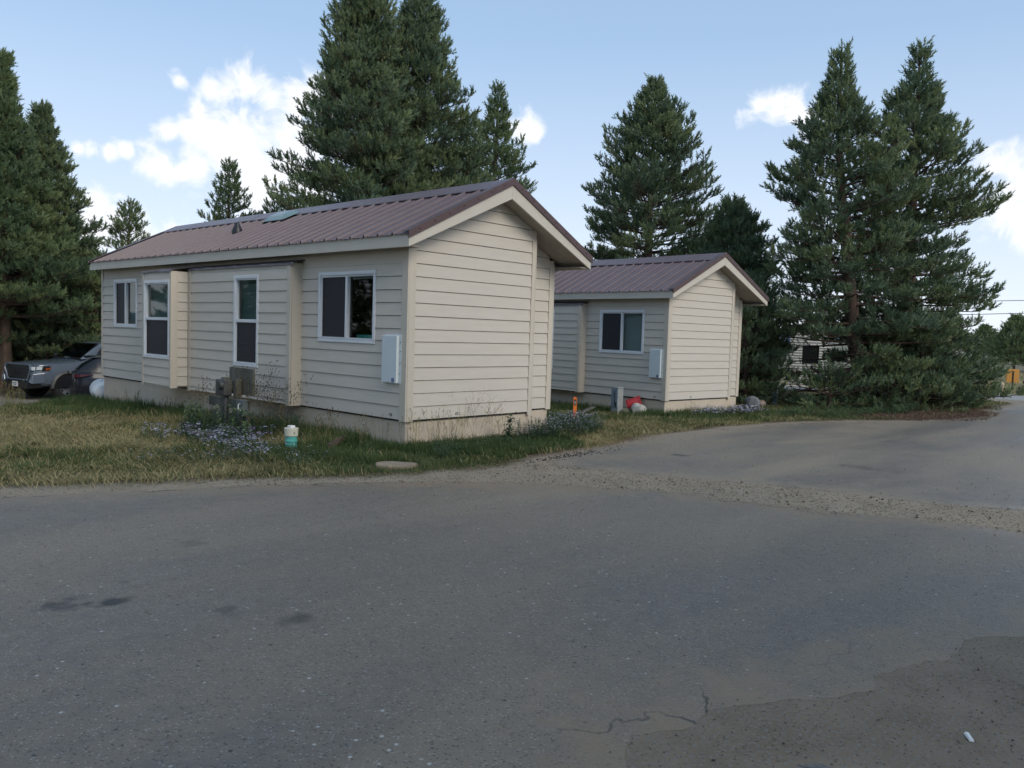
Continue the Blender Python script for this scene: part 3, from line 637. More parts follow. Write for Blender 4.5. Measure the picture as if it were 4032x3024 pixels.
    for (ya, yb, yi) in ((Y0-.022, Y0-.008, Y0+.13), (Y1+.022, Y1+.008, Y1-.13)):
        rt = MB()
        for x0, x1 in ((-.275, 1.64), (1.64, 3.555)):
            P = [(x0, ya, zrf(x0)-.060), (x1, ya, zrf(x1)-.060), (x1, ya, zrf(x1)+.044), (x0, ya, zrf(x0)+.044)]; rt.prism(P, (0, 0, 0), (0, yb-ya, 0))
            P = [(x0, yb, zrf(x0)+.036), (x1, yb, zrf(x1)+.036), (x1, yb, zrf(x1)+.042), (x0, yb, zrf(x0)+.042)]; rt.prism(P, (0, 0, 0), (0, yi-yb, 0))
        rt.obj('rake_trim', M['rooftrim'], ro)
    # screws on the rake trim
    sc_ = MB(); rr_ = random.Random(3)
    for i in range(7):
        for sx in (0, 1):
            x = -.1+i*.26 if sx == 0 else 3.38-i*.26; z = zrf(x)-.006; sc_.box(x-.008, x+.008, Y0-.028, Y0-.0225, z-.008, z+.008)
    sc_.obj('screws', M['black'], ro)
    v = MB(); vy, vx = 5.78, .68   # pipe boot
    v.lathe([(.10, -.05), (.10, .03), (.075, .09), (.045, .15), (.04, .17), (0, .17)], (vx, vy, zrf(vx)), 16); v.obj('vent_boot', M['black'], ro, smooth=True)
    v = MB(); ny = 10; xa, xb, ya, yb = 1.02, 1.40, 4.78, 5.50; N_ = []
    for i in range(ny+1):
        for j in range(7):
            x = xa+(xb-xa)*j/6; y_ = ya+(yb-ya)*i/ny; edge = min(i, ny-i, j, 6-j); N_.append((x, y_, zrf(x)+.045+(.0 if edge == 0 else .055 if edge == 1 else .075)))
    n0 = len(v.v); v.v += N_
    for i in range(ny):
        for j in range(6): v.f.append((n0+i*7+j, n0+i*7+j+1, n0+(i+1)*7+j+1, n0+(i+1)*7+j)); v.m.append(0)
    v.obj('roof_vent', mat('vent_dome', (.16, .24, .24), .25, spec=.6), ro, smooth=True)
    # fascia and soffit
    f = MB(); f.box(-.252, -.222, Y0+.031, Y1-.03, 2.657, zrf(-.25)-.012); f.box(3.502, 3.532, Y0+.031, Y1-.03, 2.657, zrf(-.25)-.012)
    for ya in (Y0, Y1-.03):
        for x0, x1 in ((-.254, 1.6395), (1.6405, 3.534)):
            b0 = lambda x: 2.655+.4555*min(x+.254, 3.534-x)
            P = [(x0, ya, b0(x0)), (x1, ya, b0(x1)), (x1, ya, zrf(x1)-.052), (x0, ya, zrf(x0)-.046)]; f.prism(P, (0, 0, 0), (0, .03, 0))
    f.obj('fascia', M['fascia'], R0, bevel=.003)
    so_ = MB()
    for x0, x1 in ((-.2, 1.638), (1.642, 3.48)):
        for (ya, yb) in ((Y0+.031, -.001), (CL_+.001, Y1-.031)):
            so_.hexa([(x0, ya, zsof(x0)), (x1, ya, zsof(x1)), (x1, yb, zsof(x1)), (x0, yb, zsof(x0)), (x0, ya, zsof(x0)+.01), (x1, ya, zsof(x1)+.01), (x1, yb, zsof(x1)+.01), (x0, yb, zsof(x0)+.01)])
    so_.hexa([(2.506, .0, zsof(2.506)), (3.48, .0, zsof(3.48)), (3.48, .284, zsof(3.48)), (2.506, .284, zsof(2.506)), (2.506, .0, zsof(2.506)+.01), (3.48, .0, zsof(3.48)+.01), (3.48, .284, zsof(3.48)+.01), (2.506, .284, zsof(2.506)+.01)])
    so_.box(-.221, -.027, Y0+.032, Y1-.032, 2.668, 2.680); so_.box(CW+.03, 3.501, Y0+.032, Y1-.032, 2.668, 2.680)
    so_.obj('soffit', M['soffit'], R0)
    return R0
cabin('cabin', 'nearer beige lap-sided cabin with brown ribbed metal roof and two bays', (0, 0, 0), 0, 1)
cabin('cabin', 'farther beige cabin standing behind the first, beside the tall pines', (8.7747, 1.5084, -.1856), -.0989, 2)

# ------------------------------------------------------------------ small things around the cabins
def P3(x, y, dz=0): return (x, y, hz(x, y)+dz)
# cleanout pipe
px_, py_ = -1.23, .80; pr = root('cleanout_pipe', 'teal sewer cleanout pipe with cream screw cap standing in grass before the nearer cabin', 'pipe', P3(px_, py_))
b = MB(); b.lathe([(.074, -.2), (.074, .05), (.071, .12), (.080, .125), (.080, .145), (.073, .15), (.073, .21)], seg=32); b.obj('pipe', M['teal'], pr, smooth=True)
b = MB(); b.lathe([(.074, .20), (.087, .202), (.088, .268), (.086, .270), (.091, .272), (.091, .30), (.087, .304), (0, .304)], seg=32); cp = b.obj('cap', M['cream'], pr, smooth=True)
b = MB(); b.box(-.036, .036, -.036, .036, .304, .335); b.obj('cap_nut', M['white'], cp, bevel=.005)
b = MB(); t0 = math.atan2(CAM.y-py_, CAM.x-px_)+.35
for k, (zz_, wd) in enumerate(((.256, .10), (.248, .16), (.240, .13), (.232, .17), (.224, .06))):
    for i in range(5):
        a0, a1 = t0+wd*1.6*(i/5), t0+wd*1.6*((i+1)/5)
        b.face([(.0895*math.cos(a0), .0895*math.sin(a0), zz_), (.0895*math.cos(a1), .0895*math.sin(a1), zz_), (.0895*math.cos(a1), .0895*math.sin(a1), zz_+.004), (.0895*math.cos(a0), .0895*math.sin(a0), zz_+.004)])
b.obj('printed_lines', M['graymetal'], cp)
# timber meter stand
mr_ = root('meter_stand', 'weathered timber utility stand with grey meter box before the wide bay', 'utility stand', (-.78, 2.9, hz(-.78, 2.9)))
b = MB(); b.box(-.02, .02, -.36, .34, .62, 1.02); b.obj('backboard', M['wood'], mr_, bevel=.006)['label'] = 'square grey-brown backboard'
for y_ in (.36, -.02): 
    b = MB(); b.box(-.12, -.03, y_-.045, y_+.045, -.3, .86); b.obj('post', M['wood'], mr_, bevel=.008)
b = MB(); b.box(-.165, -.125, -.50, .70, .42, .56); b.box(-.165, -.125, -.45, .60, .22, .34); b.obj('rail', M['wood'], mr_, bevel=.006)
b = MB(); b.box(-.26, -.125, .04, .32, .60, .84); bo = b.obj('meter_box', M['graymetal'], mr_, bevel=.02)
b = MB(); b.lathe([(0, -.05), (.05, -.048), (.066, -.03), (.07, 0)], (-.26, .12, .76), 20, 'x'); b.obj('meter_dial', M['graymetal'], bo, smooth=True)
b = MB(); b.box(-.25, -.166, -.50, -.30, .36, .58); bo = b.obj('switch_box', mat('switch_enamel', (.09, .115, .125), .5, (.12, .14, .14), 9), mr_, bevel=.012)
b = MB(); b.tube([(-.25, -.43, .42), (-.28, -.42, .44), (-.28, -.42, .51), (-.25, -.42, .53)], .008, 6); b.obj('handle', M['white'], bo)
b = MB(); b.tube([(-.19, .12, -.2), (-.19, .12, .40), (-.17, .14, .60)], .028, 10); b.tube([(-.19, -.36, -.2), (-.20, -.38, .34)], .02, 8); b.obj('conduit', M['graymetal'], mr_, smooth=True)
b = MB(); b.hexa([(-.17, -.02, .05), (-.13, -.02, .05), (-.13, .06, .05), (-.17, .06, .05), (-.17, .28, .44), (-.13, .28, .44), (-.13, .36, .44), (-.17, .36, .44)]); b.obj('brace', M['wood'], mr_)
# power pedestal, stake, buckets, stone between the cabins
pr = root('power_pedestal', 'pale grey metal power pedestal before the farther cabin', 'pedestal', P3(8.38, 2.53), -.1)
b = MB(); b.box(-.09, .09, -.10, .10, -.2, .62); b.obj('housing', M['galv'], pr, bevel=.008)
b = MB(); b.box(-.108, -.091, -.095, .095, .18, .605); dd = b.obj('door', M['galvblue'], pr, bevel=.004)['label'] = 'blue-grey door'
b = MB(); b.box(-.10, .10, -.112, .112, .621, .642); b.obj('lid', M['galv'], pr, bevel=.004)
b = MB(); b.box(-.125, -.109, -.06, -.03, .20, .30); b.box(-.118, -.109, -.02, -.012, .26, .56); b.obj('latch', M['black'], pr)
pr = root('marker_stake', 'flat orange utility marker stake in the grass between the cabins', 'stake', P3(6.30, 2.10), -.75)
b = MB(); b.box(-.036, .036, -.006, .006, -.2, .47); so2 = b.obj('stake', M['orange'], pr, bevel=.003)
pr.rotation_euler = (0, -.03, -.82)
b = MB(); b.box(-.024, .024, -.0085, -.0062, .30, .42, 0)
b.box(-.006, .006, -.0095, -.0086, .32, .39, 1); b.box(-.014, .003, -.0095, -.0087, .378, .391, 1); b.obj('decal', [M['black'], M['white']], so2)
b = MB(); b.lathe([(0, 0), (.145, 0), (.15, .01), (.16, .30), (.172, .305), (.172, .33), (.163, .335), (.158, .31), (.14, .02), (0, .015)], seg=28)
o = b.obj('bucket', M['red'], None, smooth=True); o.location = P3(8.63, 2.42, .20); o.rotation_euler = (1.25, .30, .5); tag(o, 'red plastic bucket lying on its side against the farther cabin', 'bucket')
def rock(name, r, loc, rot, mt, label, cat, seed, flat=.7, par=None):
    bm = bmesh.new(); bmesh.ops.create_icosphere(bm, subdivisions=3, radius=1); rr = random.Random(seed); ds = [(Vector((rr.gauss(0, 1), rr.gauss(0, 1), rr.gauss(0, 1))).normalized(), rr.uniform(.72, .95)) for _ in range(12)]
    for v_ in bm.verts:
        for d_, k_ in ds:
            s_ = v_.co.dot(d_)
            if s_ > k_: v_.co -= d_*(s_-k_)*.9
        v_.co *= 1+.03*math.sin(v_.co.x*9+seed)*math.sin(v_.co.y*8)
        v_.co.x *= r[0]; v_.co.y *= r[1]; v_.co.z *= r[2]
    me = D.meshes.new(name); bm.to_mesh(me); bm.free(); o = link(name, me, mt); o.location = loc; o.rotation_euler = rot
    return tag(o, label, cat)
M['limestone'] = mat('pale_stone', (.50, .49, .45), .85, (.30, .31, .29), 9, bump=.7, bscale=18, contrast=(.4, .62))
M['greystone'] = mat('grey_stone', (.20, .21, .22), .85, (.14, .145, .15), 7, bump=.7, bscale=18)
rock('rock', (.24, .19, .19), P3(8.62, 2.10, .12), (.2, .1, .5), M['limestone'], 'pale mottled rock resting in front of the red bucket', 'rock', 5)
rock('rock', (.17, .14, .13), P3(8.50, 2.34, .05), (.1, .2, 1.5), mat('mossy_stone', (.10, .12, .06), .9, (.20, .20, .15), 6, bump=.6, bscale=20), 'mossy dark rock between the pedestal and the pale rock', 'rock', 9)
b = MB(); b.box(-.62, .62, -.055, .055, 0, .03); o = b.obj('plank', M['wood'], None, bevel=.004); o.location = P3(7.62, 2.93, .05); o.rotation_euler = (0, -.12, .25); tag(o, 'grey plank lying in grass along the skirting of the farther cabin', 'plank')
b = MB(); b.box(-.75, .75, -.05, .05, 0, .035); o = b.obj('plank', M['wood'], None, bevel=.004); o.location = P3(-.22, 1.55, .03); o.rotation_euler = (0, 0, 1.52); tag(o, 'bleached board edging the nearer cabin behind the cleanout pipe', 'plank')
b = MB(); b.box(-.22, .22, -.04, .04, 0, .05); o = b.obj('plank', M['wood'], None, bevel=.004); o.location = P3(-1.55, 2.55, .10); o.rotation_euler = (0, .05, -.9); tag(o, 'short grey timber offcut behind the purple asters', 'plank')
b = MB(); b.tube([(-.35, -.22, .10), (-.15, -.05, .07), (.15, .10, .08), (.42, .2, .11)], [.035, .05, .045, .03], 8); o = b.obj('log', M['bark'], None, smooth=True); o.location = P3(-.72, .55); o.rotation_euler = (0, 0, .25); tag(o, 'short dark log lying in grass to the right of the cleanout pipe', 'log')
# concrete slab peeping out of the grass
bm = bmesh.new(); rr = random.Random(2); pts = []
for i in range(14):
    a = 2*PI*i/14; q = .85+.25*rr.random(); pts.append((.25*q*math.cos(a), .17*q*math.sin(a)))
b = MB(); b.prism([(x, y, 0) for x, y in pts], (0, 0, -.05), (0, 0, .03)); o = b.obj('stepping_stone', mat('slab', (.30, .24, .17), .9, (.23, .185, .135), 8, bump=.6, bscale=30), None, bevel=.02); o.location = P3(-.95, -.98); o.rotation_euler = (0, 0, -.75); tag(o, 'flat tan concrete slab at the lawn edge before the cabin corner', 'slab')
# propane tank behind the far end of the first cabin
pr = root('propane_tank', 'white propane tank with lifting ring beside the far end of the nearer cabin', 'tank', P3(.24, 10.85, .0), -.30)
b = MB(); prof = [(0, -.62), (.10, -.61), (.19, -.57), (.22, -.50), (.25, -.40), (.255, -.3), (.255, .7), (.22, .85), (.1, .95), (0, .96)]; b.lathe([(r_, z_) for r_, z_ in prof], (0, .62, .265), 28, 'y'); b.obj('tank_shell', M['white'], pr, smooth=True)
b = MB(); b.tube([(0+.045*math.cos(t), .32, .53+.05*math.sin(t)) for t in [i*PI/6 for i in range(13)]], .012, 6); b.obj('lifting_ring', M['white'], pr, smooth=True)
for yy in (.35, 1.0):
    b = MB(); b.box(-.2, .2, yy-.03, yy+.03, -.1, .08); b.obj('foot', M['white'], pr)
# post, stone, rusty post by the farther cabin
b = MB(); b.box(-.05, .05, -.05, .05, -.2, .50); o = b.obj('post', M['galvblue'], None, bevel=.006); o.location = P3(15.2, 1.9); tag(o, 'blue-green post standing among low pine branches', 'post')
b = MB(); b.box(-.035, .035, -.035, .035, -.3, .62); o = b.obj('post', mat('rust', (.16, .05, .03), .8, (.10, .035, .025), 9), None); o.location = P3(12.05, 1.62); tag(o, 'rust-red post tight against the right corner of the farther cabin', 'post')
rock('rock', (.26, .22, .20), P3(13.6, 1.8, .12), (0, .2, .8), M['greystone'], 'round grey boulder under branches right of the farther cabin', 'rock', 12)
rock('rock', (.22, .14, .14), P3(14.3, 1.9, .06), (0, .1, .2), mat('tan_stone', (.28, .20, .15), .9, (.34, .26, .19), 7), 'low tan stone under the leftmost of the two tall right-hand pines', 'rock', 21)
# white shed seen through the pines
sh = root('shed', 'white corrugated shed with dark window seen through the right-hand pines', 'shed', (23.4, 4.4, hz(23.4, 4.4)), 0)
sh.rotation_euler = (0, 0, math.atan2(3.78-5.15, 23.64-23.07))
b = MB(); L_ = 1.6; z = .15
prof = []
while z < 2.45: prof += [(0, z), (.02, z+.03), (.02, z+.05), (0, z+.08)]; z += .1
prof.append((0, z))
for i in range(len(prof)-1):
    (a0, z0), (a1, z1) = prof[i], prof[i+1]
    for (u0, u1) in (((-.75, -.30), (.30, .75)) if 1.05 < z0 < 1.75 else ((-.75, .75),)): b.face([(u0, -a0, z0), (u1, -a0, z0), (u1, -a1, z1), (u0, -a1, z1)])
b.box(-.75, -.71, .003, 2.2, .1, 2.45); b.box(.71, .75, .003, 2.2, .1, 2.45); b.box(-.70, .70, 2.16, 2.2, .1, 2.45)
b.obj('wall', M['white'], sh)
b = MB(); b.box(-.29, .29, .02, .04, 1.06, 1.74); wf = b.obj('window', M['black'], sh)
b = MB(); b.box(-.85, .85, -.15, 2.3, 2.46, 2.54); b.obj('roof', M['graymetal'], sh)
# orange sign seen from behind, hydrant, rails far right
sg = root('road_sign', 'orange road sign seen from behind on a thin post beyond the crossing road', 'sign', P3(35.1, .05), 0); sg.rotation_euler = (0, 0, -.75)
b = MB(); b.box(-.30, .30, -.012, .012, .28, .88); b.obj('sign_panel', mat('sign_back', (.52, .24, .03), .6, (.45, .2, .03), 6), sg, bevel=.01)
b = MB(); b.box(-.02, .02, -.05, -.013, -.2, .80); b.obj('post', M['black'], sg)
hy = root('marker_post', 'short cream marker post in weeds beyond the crossing road', 'marker', P3(30.2, -.58))
b = MB(); b.lathe([(.07, -.1), (.07, .3), (.085, .31), (.085, .36), (.05, .42), (0, .44)], seg=14); b.obj('post', mat('marker_cream', (.5, .38, .27), .6), hy, smooth=True)
for i, (x, y, a) in enumerate(((35.6, 2.2, -.5), (36.4, -1.2, -.45))):
    b = MB(); b.tube([(-1.3, 0, .22), (1.3, 0, .25)], .08, 8); o = b.obj('log', M['bark'], None, smooth=True); o.location = P3(x, y); o.rotation_euler = (0, 0, a+PI/2)
    tag(o, ('dark log barrier left of the orange sign', 'dark log barrier right of the orange sign')[i], 'log', 'log barriers by the orange sign')
# overhead wires
for i, (x0, y0, z0, x1, y1, z1) in enumerate(((51.69, 3.98, 3.75, 51.88, 3.06, 3.85), (53.67, 4.28, 4.66, 53.83, 3.49, 4.72))):
    d_ = Vector((x1-x0, y1-y0, z1-z0)).normalized(); p0 = Vector((x0, y0, z0)); b = MB(); pts = []
    for k in range(-3, 30):
        s_ = k*1.4; q = p0+Vector((d_.x, d_.y, 0))*s_; q.z = z0+d_.z*s_*.55+.0012*(s_-6)**2; pts.append(q)
    b.tube(pts, .022, 5); o = b.obj('power_line', mat('wire', (.10, .10, .11), .6) if i == 0 else D.materials['wire'], None)
    tag(o, ('lower overhead wire crossing the sky at the far right', 'upper overhead wire crossing the sky at the far right')[i], 'wire', 'overhead wires')

# ------------------------------------------------------------------ vehicles
def carpaint(name, col, rough=.28, met=.35): return mat(name, col, rough, metal=met, coat=.7, spec=.5)
def loft(mb, stations, mi=None, mirror=True):
    """stations: [(x, [(y,z),...])] from the sill up to the centre line; mirrored across y=0"""
    full = []
    for x, pr_ in stations:
        L = [(x, y, z) for y, z in pr_]; Rr = [(x, -y, z) for y, z in pr_[::-1] if abs(y) > 1e-6]; full.append(L+Rr)
    n0 = len(mb.v); k = len(full[0]); c = mb.cur if mi is None else mi
    for f in full: mb.v += f
    for i in range(len(full)-1):
        for j in range(k-1): mb.f.append((n0+i*k+j, n0+i*k+j+1, n0+(i+1)*k+j+1, n0+(i+1)*k+j)); mb.m.append(c)
    mb.f.append(tuple(n0+j for j in range(k))); mb.f.append(tuple(n0+(len(full)-1)*k+j for j in range(k))[::-1]); mb.m += [c, c]
def wheel(par, x, y, rad, wid, side, rimmat, name='wheel'):
    e = D.objects.new(name, None); COL.objects.link(e); e.parent = par; e.location = (x, y, rad)
    b = MB(); h_ = wid/2
    b.lathe([(rad*.60, -h_), (rad*.93, -h_), (rad, -h_*.72), (rad, h_*.72), (rad*.93, h_), (rad*.60, h_), (rad*.58, h_*.6)], seg=36, axis='y'); b.obj('tyre', M['rubber'], e, smooth=True)
    b = MB(); s = side
    b.lathe([(rad*.60, s*h_*.95), (rad*.56, s*h_*.6), (rad*.54, s*h_*.2), (0, s*h_*.15)], seg=30, axis='y', mi=1)
    for k in range(6):
        a = k*PI/3; ca, sa = math.cos(a), math.sin(a); p = []
        for (r_, w_) in ((.10, .20), (.57, .12)):
            for q in (-1, 1): p.append((ca*rad*r_*1.0-sa*rad*w_*q, sa*rad*r_+ca*rad*w_*q))
        b.hexa([(p[0][0], s*h_*.5, p[0][1]), (p[1][0], s*h_*.5, p[1][1]), (p[3][0], s*h_*.7, p[3][1]), (p[2][0], s*h_*.7, p[2][1]), (p[0][0], s*h_*.72, p[0][1]), (p[1][0], s*h_*.72, p[1][1]), (p[3][0], s*h_*.93, p[3][1]), (p[2][0], s*h_*.93, p[2][1])], 0)
    b.lathe([(rad*.60, s*h_*.98), (rad*.55, s*h_*.98), (rad*.55, s*h_*.7)], seg=30, axis='y', mi=0)
    b.lathe([(.16*rad, s*h_*.5), (.16*rad, s*h_*.95), (0, s*h_*.98)], seg=12, axis='y', mi=0)
    b.obj('rim', [rimmat, M['black']], e, smooth=True)
    return e
def arch(par, x, y, r, side, mt, wid=.06):
    b = MB(); n = 14
    for i in range(n):
        a0, a1 = PI*i/n, PI*(i+1)/n
        b.hexa([(x+r*math.cos(a0), y-side*.03, r*math.sin(a0)+.40), (x+(r+wid)*math.cos(a0), y-side*.05, (r+wid)*math.sin(a0)+.40), (x+(r+wid)*math.cos(a1), y-side*.05, (r+wid)*math.sin(a1)+.40), (x+r*math.cos(a1), y-side*.03, r*math.sin(a1)+.40),
                (x+r*math.cos(a0), y+side*.045, r*math.sin(a0)+.40), (x+(r+wid)*math.cos(a0), y+side*.012, (r+wid)*math.sin(a0)+.40), (x+(r+wid)*math.cos(a1), y+side*.012, (r+wid)*math.sin(a1)+.40), (x+r*math.cos(a1), y+side*.045, r*math.sin(a1)+.40)])
    b.obj('wheel_arch', mt, par, smooth=True)
    b = MB(); b.face([(x+r*math.cos(PI*i/n), y+side*.004, r*math.sin(PI*i/n)+.40) for i in range(n+1)]+[(x-r, y+side*.004, .38), (x+r, y+side*.004, .38)]); b.obj('wheel_well', M['black'], par)
M['cement'] = carpaint('cement_grey_paint', (.115, .145, .185), .25, .1)
M['blackpaint'] = mat('black_car_paint', (.010, .012, .018), .22, spec=.35, coat=.15)
M['lamp'] = mat('clear_lamp', (.75, .8, .82), .12, spec=.8, metal=.3)
M['amber'] = mat('amber_lens', (.30, .07, .015), .25); M['redlens'] = mat('red_lens', (.07, .010, .012), .15)
M['rim'] = mat('alloy', (.35, .36, .37), .35, metal=.7)
def truck():
    T = root('pickup_truck', 'grey pickup truck with black honeycomb grille parked past the nearer cabin', 'pickup truck', (2.13, 20.35, hz(2.1, 19.6)), math.radians(192.6))
    b = MB()
    S = []
    for x, w_, zb, zs, zt, zc in ((.98, .62, .60, .84, 1.03, 1.07), (.93, .80, .50, .88, 1.11, 1.15), (.80, .89, .46, .94, 1.15, 1.19), (.55, .925, .46, .97, 1.17, 1.21), (0, .94, .46, 1.0, 1.19, 1.235), (-.50, .945, .44, 1.04, 1.24, 1.27), (-.62, .945, .42, 1.05, 1.25, 1.28), (-2.6, .945, .42, 1.08, 1.27, 1.29), (-2.72, .945, .44, 1.08, 1.27, 1.29), (-4.35, .94, .5, 1.08, 1.29, 1.29), (-4.42, .90, .55, 1.05, 1.26, 1.26)):
        S.append((x, [(w_*.86, zb), (w_*.97, zb+.07), (w_, zb+.22), (w_*1.0, zs-.10), (w_*.985, zs), (w_*.93, zt-.03), (w_*.84, zt), (w_*.45, zc-.005), (0, zc)]))
    loft(b, S); b.obj('body', M['cement'], T, smooth=True)
    # cab
    b = MB(); g = []
    for x, wb, zb, wr, zr in ((-.52, .78, 1.25, .76, 1.29), (-.80, .80, 1.25, .72, 1.50), (-1.28, .82, 1.25, .645, 1.79), (-1.55, .83, 1.25, .64, 1.83), (-2.30, .83, 1.25, .64, 1.82), (-2.55, .81, 1.25, .66, 1.72), (-2.72, .79, 1.25, .70, 1.32)):
        g.append((x, [(wb, zb), (wb*.995, zb+.04), (wr+.03, zr-.06), (wr, zr-.015), (wr*.8, zr), (0, zr+.015)]))
    loft(b, g); b.obj('cab', M['cement'], T, smooth=True)
    gl = MB(); gl.face([(-.60, -.70, 1.335), (-.60, .70, 1.335), (-1.20, .60, 1.765), (-1.20, -.60, 1.765)]); 
    o = gl.obj('windshield', M['carglass'], T)
    gl = MB(); gl.face([(-.545+.03, -.73, 1.30), (-.545+.03, .73, 1.30), (-1.235, .615, 1.795), (-1.235, -.615, 1.795)]); gl.obj('windshield_frame', M['black'], T); o.location = (.035, 0, .012)
    for s in (1, -1):
        gl = MB(); gl.face([(-.98, s*.805, 1.31), (-1.75, s*.815, 1.31), (-1.75, s*.695, 1.72), (-1.30, s*.700, 1.70)]); gl.face([(-1.83, s*.815, 1.31), (-2.45, s*.81, 1.31), (-2.38, s*.70, 1.68), (-1.83, s*.695, 1.72)]); gl.obj('side_window', M['black'], T)
        b = MB(); b.box(-.98, -.80, s*.93 if s > 0 else -1.14, 1.14 if s > 0 else s*.93, 1.22, 1.40); b.obj('mirror', M['cement'], T, bevel=.03)
        b = MB(); b.hexa([(1.03, s*.66, .935), (.78, s*.93, .95), (.55, s*.93, .95), (.80, s*.62, .935), (1.00, s*.66, 1.09), (.76, s*.925, 1.095), (.52, s*.925, 1.10), (.78, s*.62, 1.10)]); hl = b.obj('headlight', M['black'], T, bevel=.01)
        b = MB()
        for u0, u1, z0, z1 in ((.04, .42, .96, 1.07), (.50, .94, .975, 1.08)):
            q = lambda u, z: (1.035+(.785-1.035)*u-(z-.935)*.17+.006, s*(.66+(.935-.66)*u+.006), z)
            b.face([q(u0, z0), q(u1, z0), q(u1, z1), q(u0, z1)])
        b.obj('lens', M['lamp'], hl)
        b = MB(); b.face([(.70, s*.948, 1.03), (.52, s*.954, 1.045), (.56, s*.955, .99), (.70, s*.952, .96)]); b.obj('side_lamp', M['amber'], T)
        b = MB(); b.hexa([(1.0, s*.50, .60), (.86, s*.88, .60), (.84, s*.88, .80), (.99, s*.50, .76), (1.02, s*.50, .60), (.88, s*.90, .60), (.86, s*.90, .80), (1.01, s*.50, .76)]); fb_ = b.obj('fog_lamp_bezel', M['black'], T)
        b = MB(); b.lathe([(0, .06), (.05, .05), (.055, .0)], (.93, s*.74, .70), 14, 'x'); b.obj('fog_lamp', M['lamp'], fb_)
        arch(T, 0, s*.945, .46, s, M['graymetal'], .07); arch(T, -3.24, s*.945, .46, s, M['graymetal'], .07)
        wheel(T, .0, s*.81, .40, .27, s, M['rim']); wheel(T, -3.24, s*.81, .40, .27, s, M['rim'])
    b = MB(); b.prism([(1.0, -.60, 1.10), (1.0, .60, 1.10), (1.02, .64, 1.0), (1.02, .50, .70), (1.02, -.50, .70), (1.02, -.64, 1.0)], (-.06, 0, 0), (.0, 0, 0)); gr = b.obj('grille', M['black'], T)
    b = MB()
    for zc_ in (.75, .82, .89, .96, 1.03):
        pts = [(1.032, -.56+.04*i*1.0, zc_+.014*math.sin(i*PI/2+(zc_*50 % 2)*PI)) for i in range(29)]; b.tube(pts, .0085, 5)
    b.obj('grille_mesh', M['graymetal'], gr)
    b = MB()
    ring = lambda ry, rz, n=20, dy=0, dz=0: [(1.045, dy+ry*math.cos(2*PI*i/n), .88+dz+rz*math.sin(2*PI*i/n)) for i in range(n+1)]
    b.tube(ring(.10, .068), .010, 5); b.tube(ring(.038, .062), .008, 5); b.tube(ring(.075, .028, dz=.034), .008, 5); b.obj('emblem', M['black'], gr)
    b = MB()
    fr = [(1.01, -.66, 1.13), (1.01, .66, 1.13), (1.035, .71, 1.0), (1.035, .54, .65), (1.035, -.54, .65), (1.035, -.71, 1.0), (1.01, -.66, 1.13)]
    b.tube(fr, .035, 6); b.obj('grille_surround', M['cement'], T)
    b = MB(); b.hexa([(1.07, -.62, .38), (1.07, .62, .38), (.78, .86, .42), (.78, -.86, .42), (1.10, -.66, .60), (1.10, .66, .60), (.80, .93, .62), (.80, -.93, .62)]); bp = b.obj('bumper', M['black'], T, bevel=.03)
    b = MB(); b.hexa([(1.085, -.84, .54), (1.085, -.66, .60), (.70, -.66, .62), (.70, -.95, .56), (1.05, -.84, .86), (1.05, -.74, .80), (.70, -.74, .80), (.70, -.95, .90)]); b.hexa([(1.085, .66, .60), (1.085, .84, .54), (.70, .95, .56), (.70, .66, .62), (1.05, .74, .80), (1.05, .84, .86), (.70, .95, .90), (.70, .74, .80)]); b.obj('bumper_corner', M['cement'], T, bevel=.03)
    b = MB(); b.box(1.105, 1.115, -.15, .15, .44, .60, 0)
    for i in range(9): b.box(1.1155, 1.118, -.115+i*.024, -.103+i*.024, .525, .56, 1)
    b.box(1.1155, 1.118, -.08, .07, .485, .50, 1); b.obj('front_plate', [M['white'], M['graymetal']], T)
    b = MB(); b.box(-4.2, .6, -.6, .6, .38, .5); b.obj('chassis', M['black'], T)
truck()
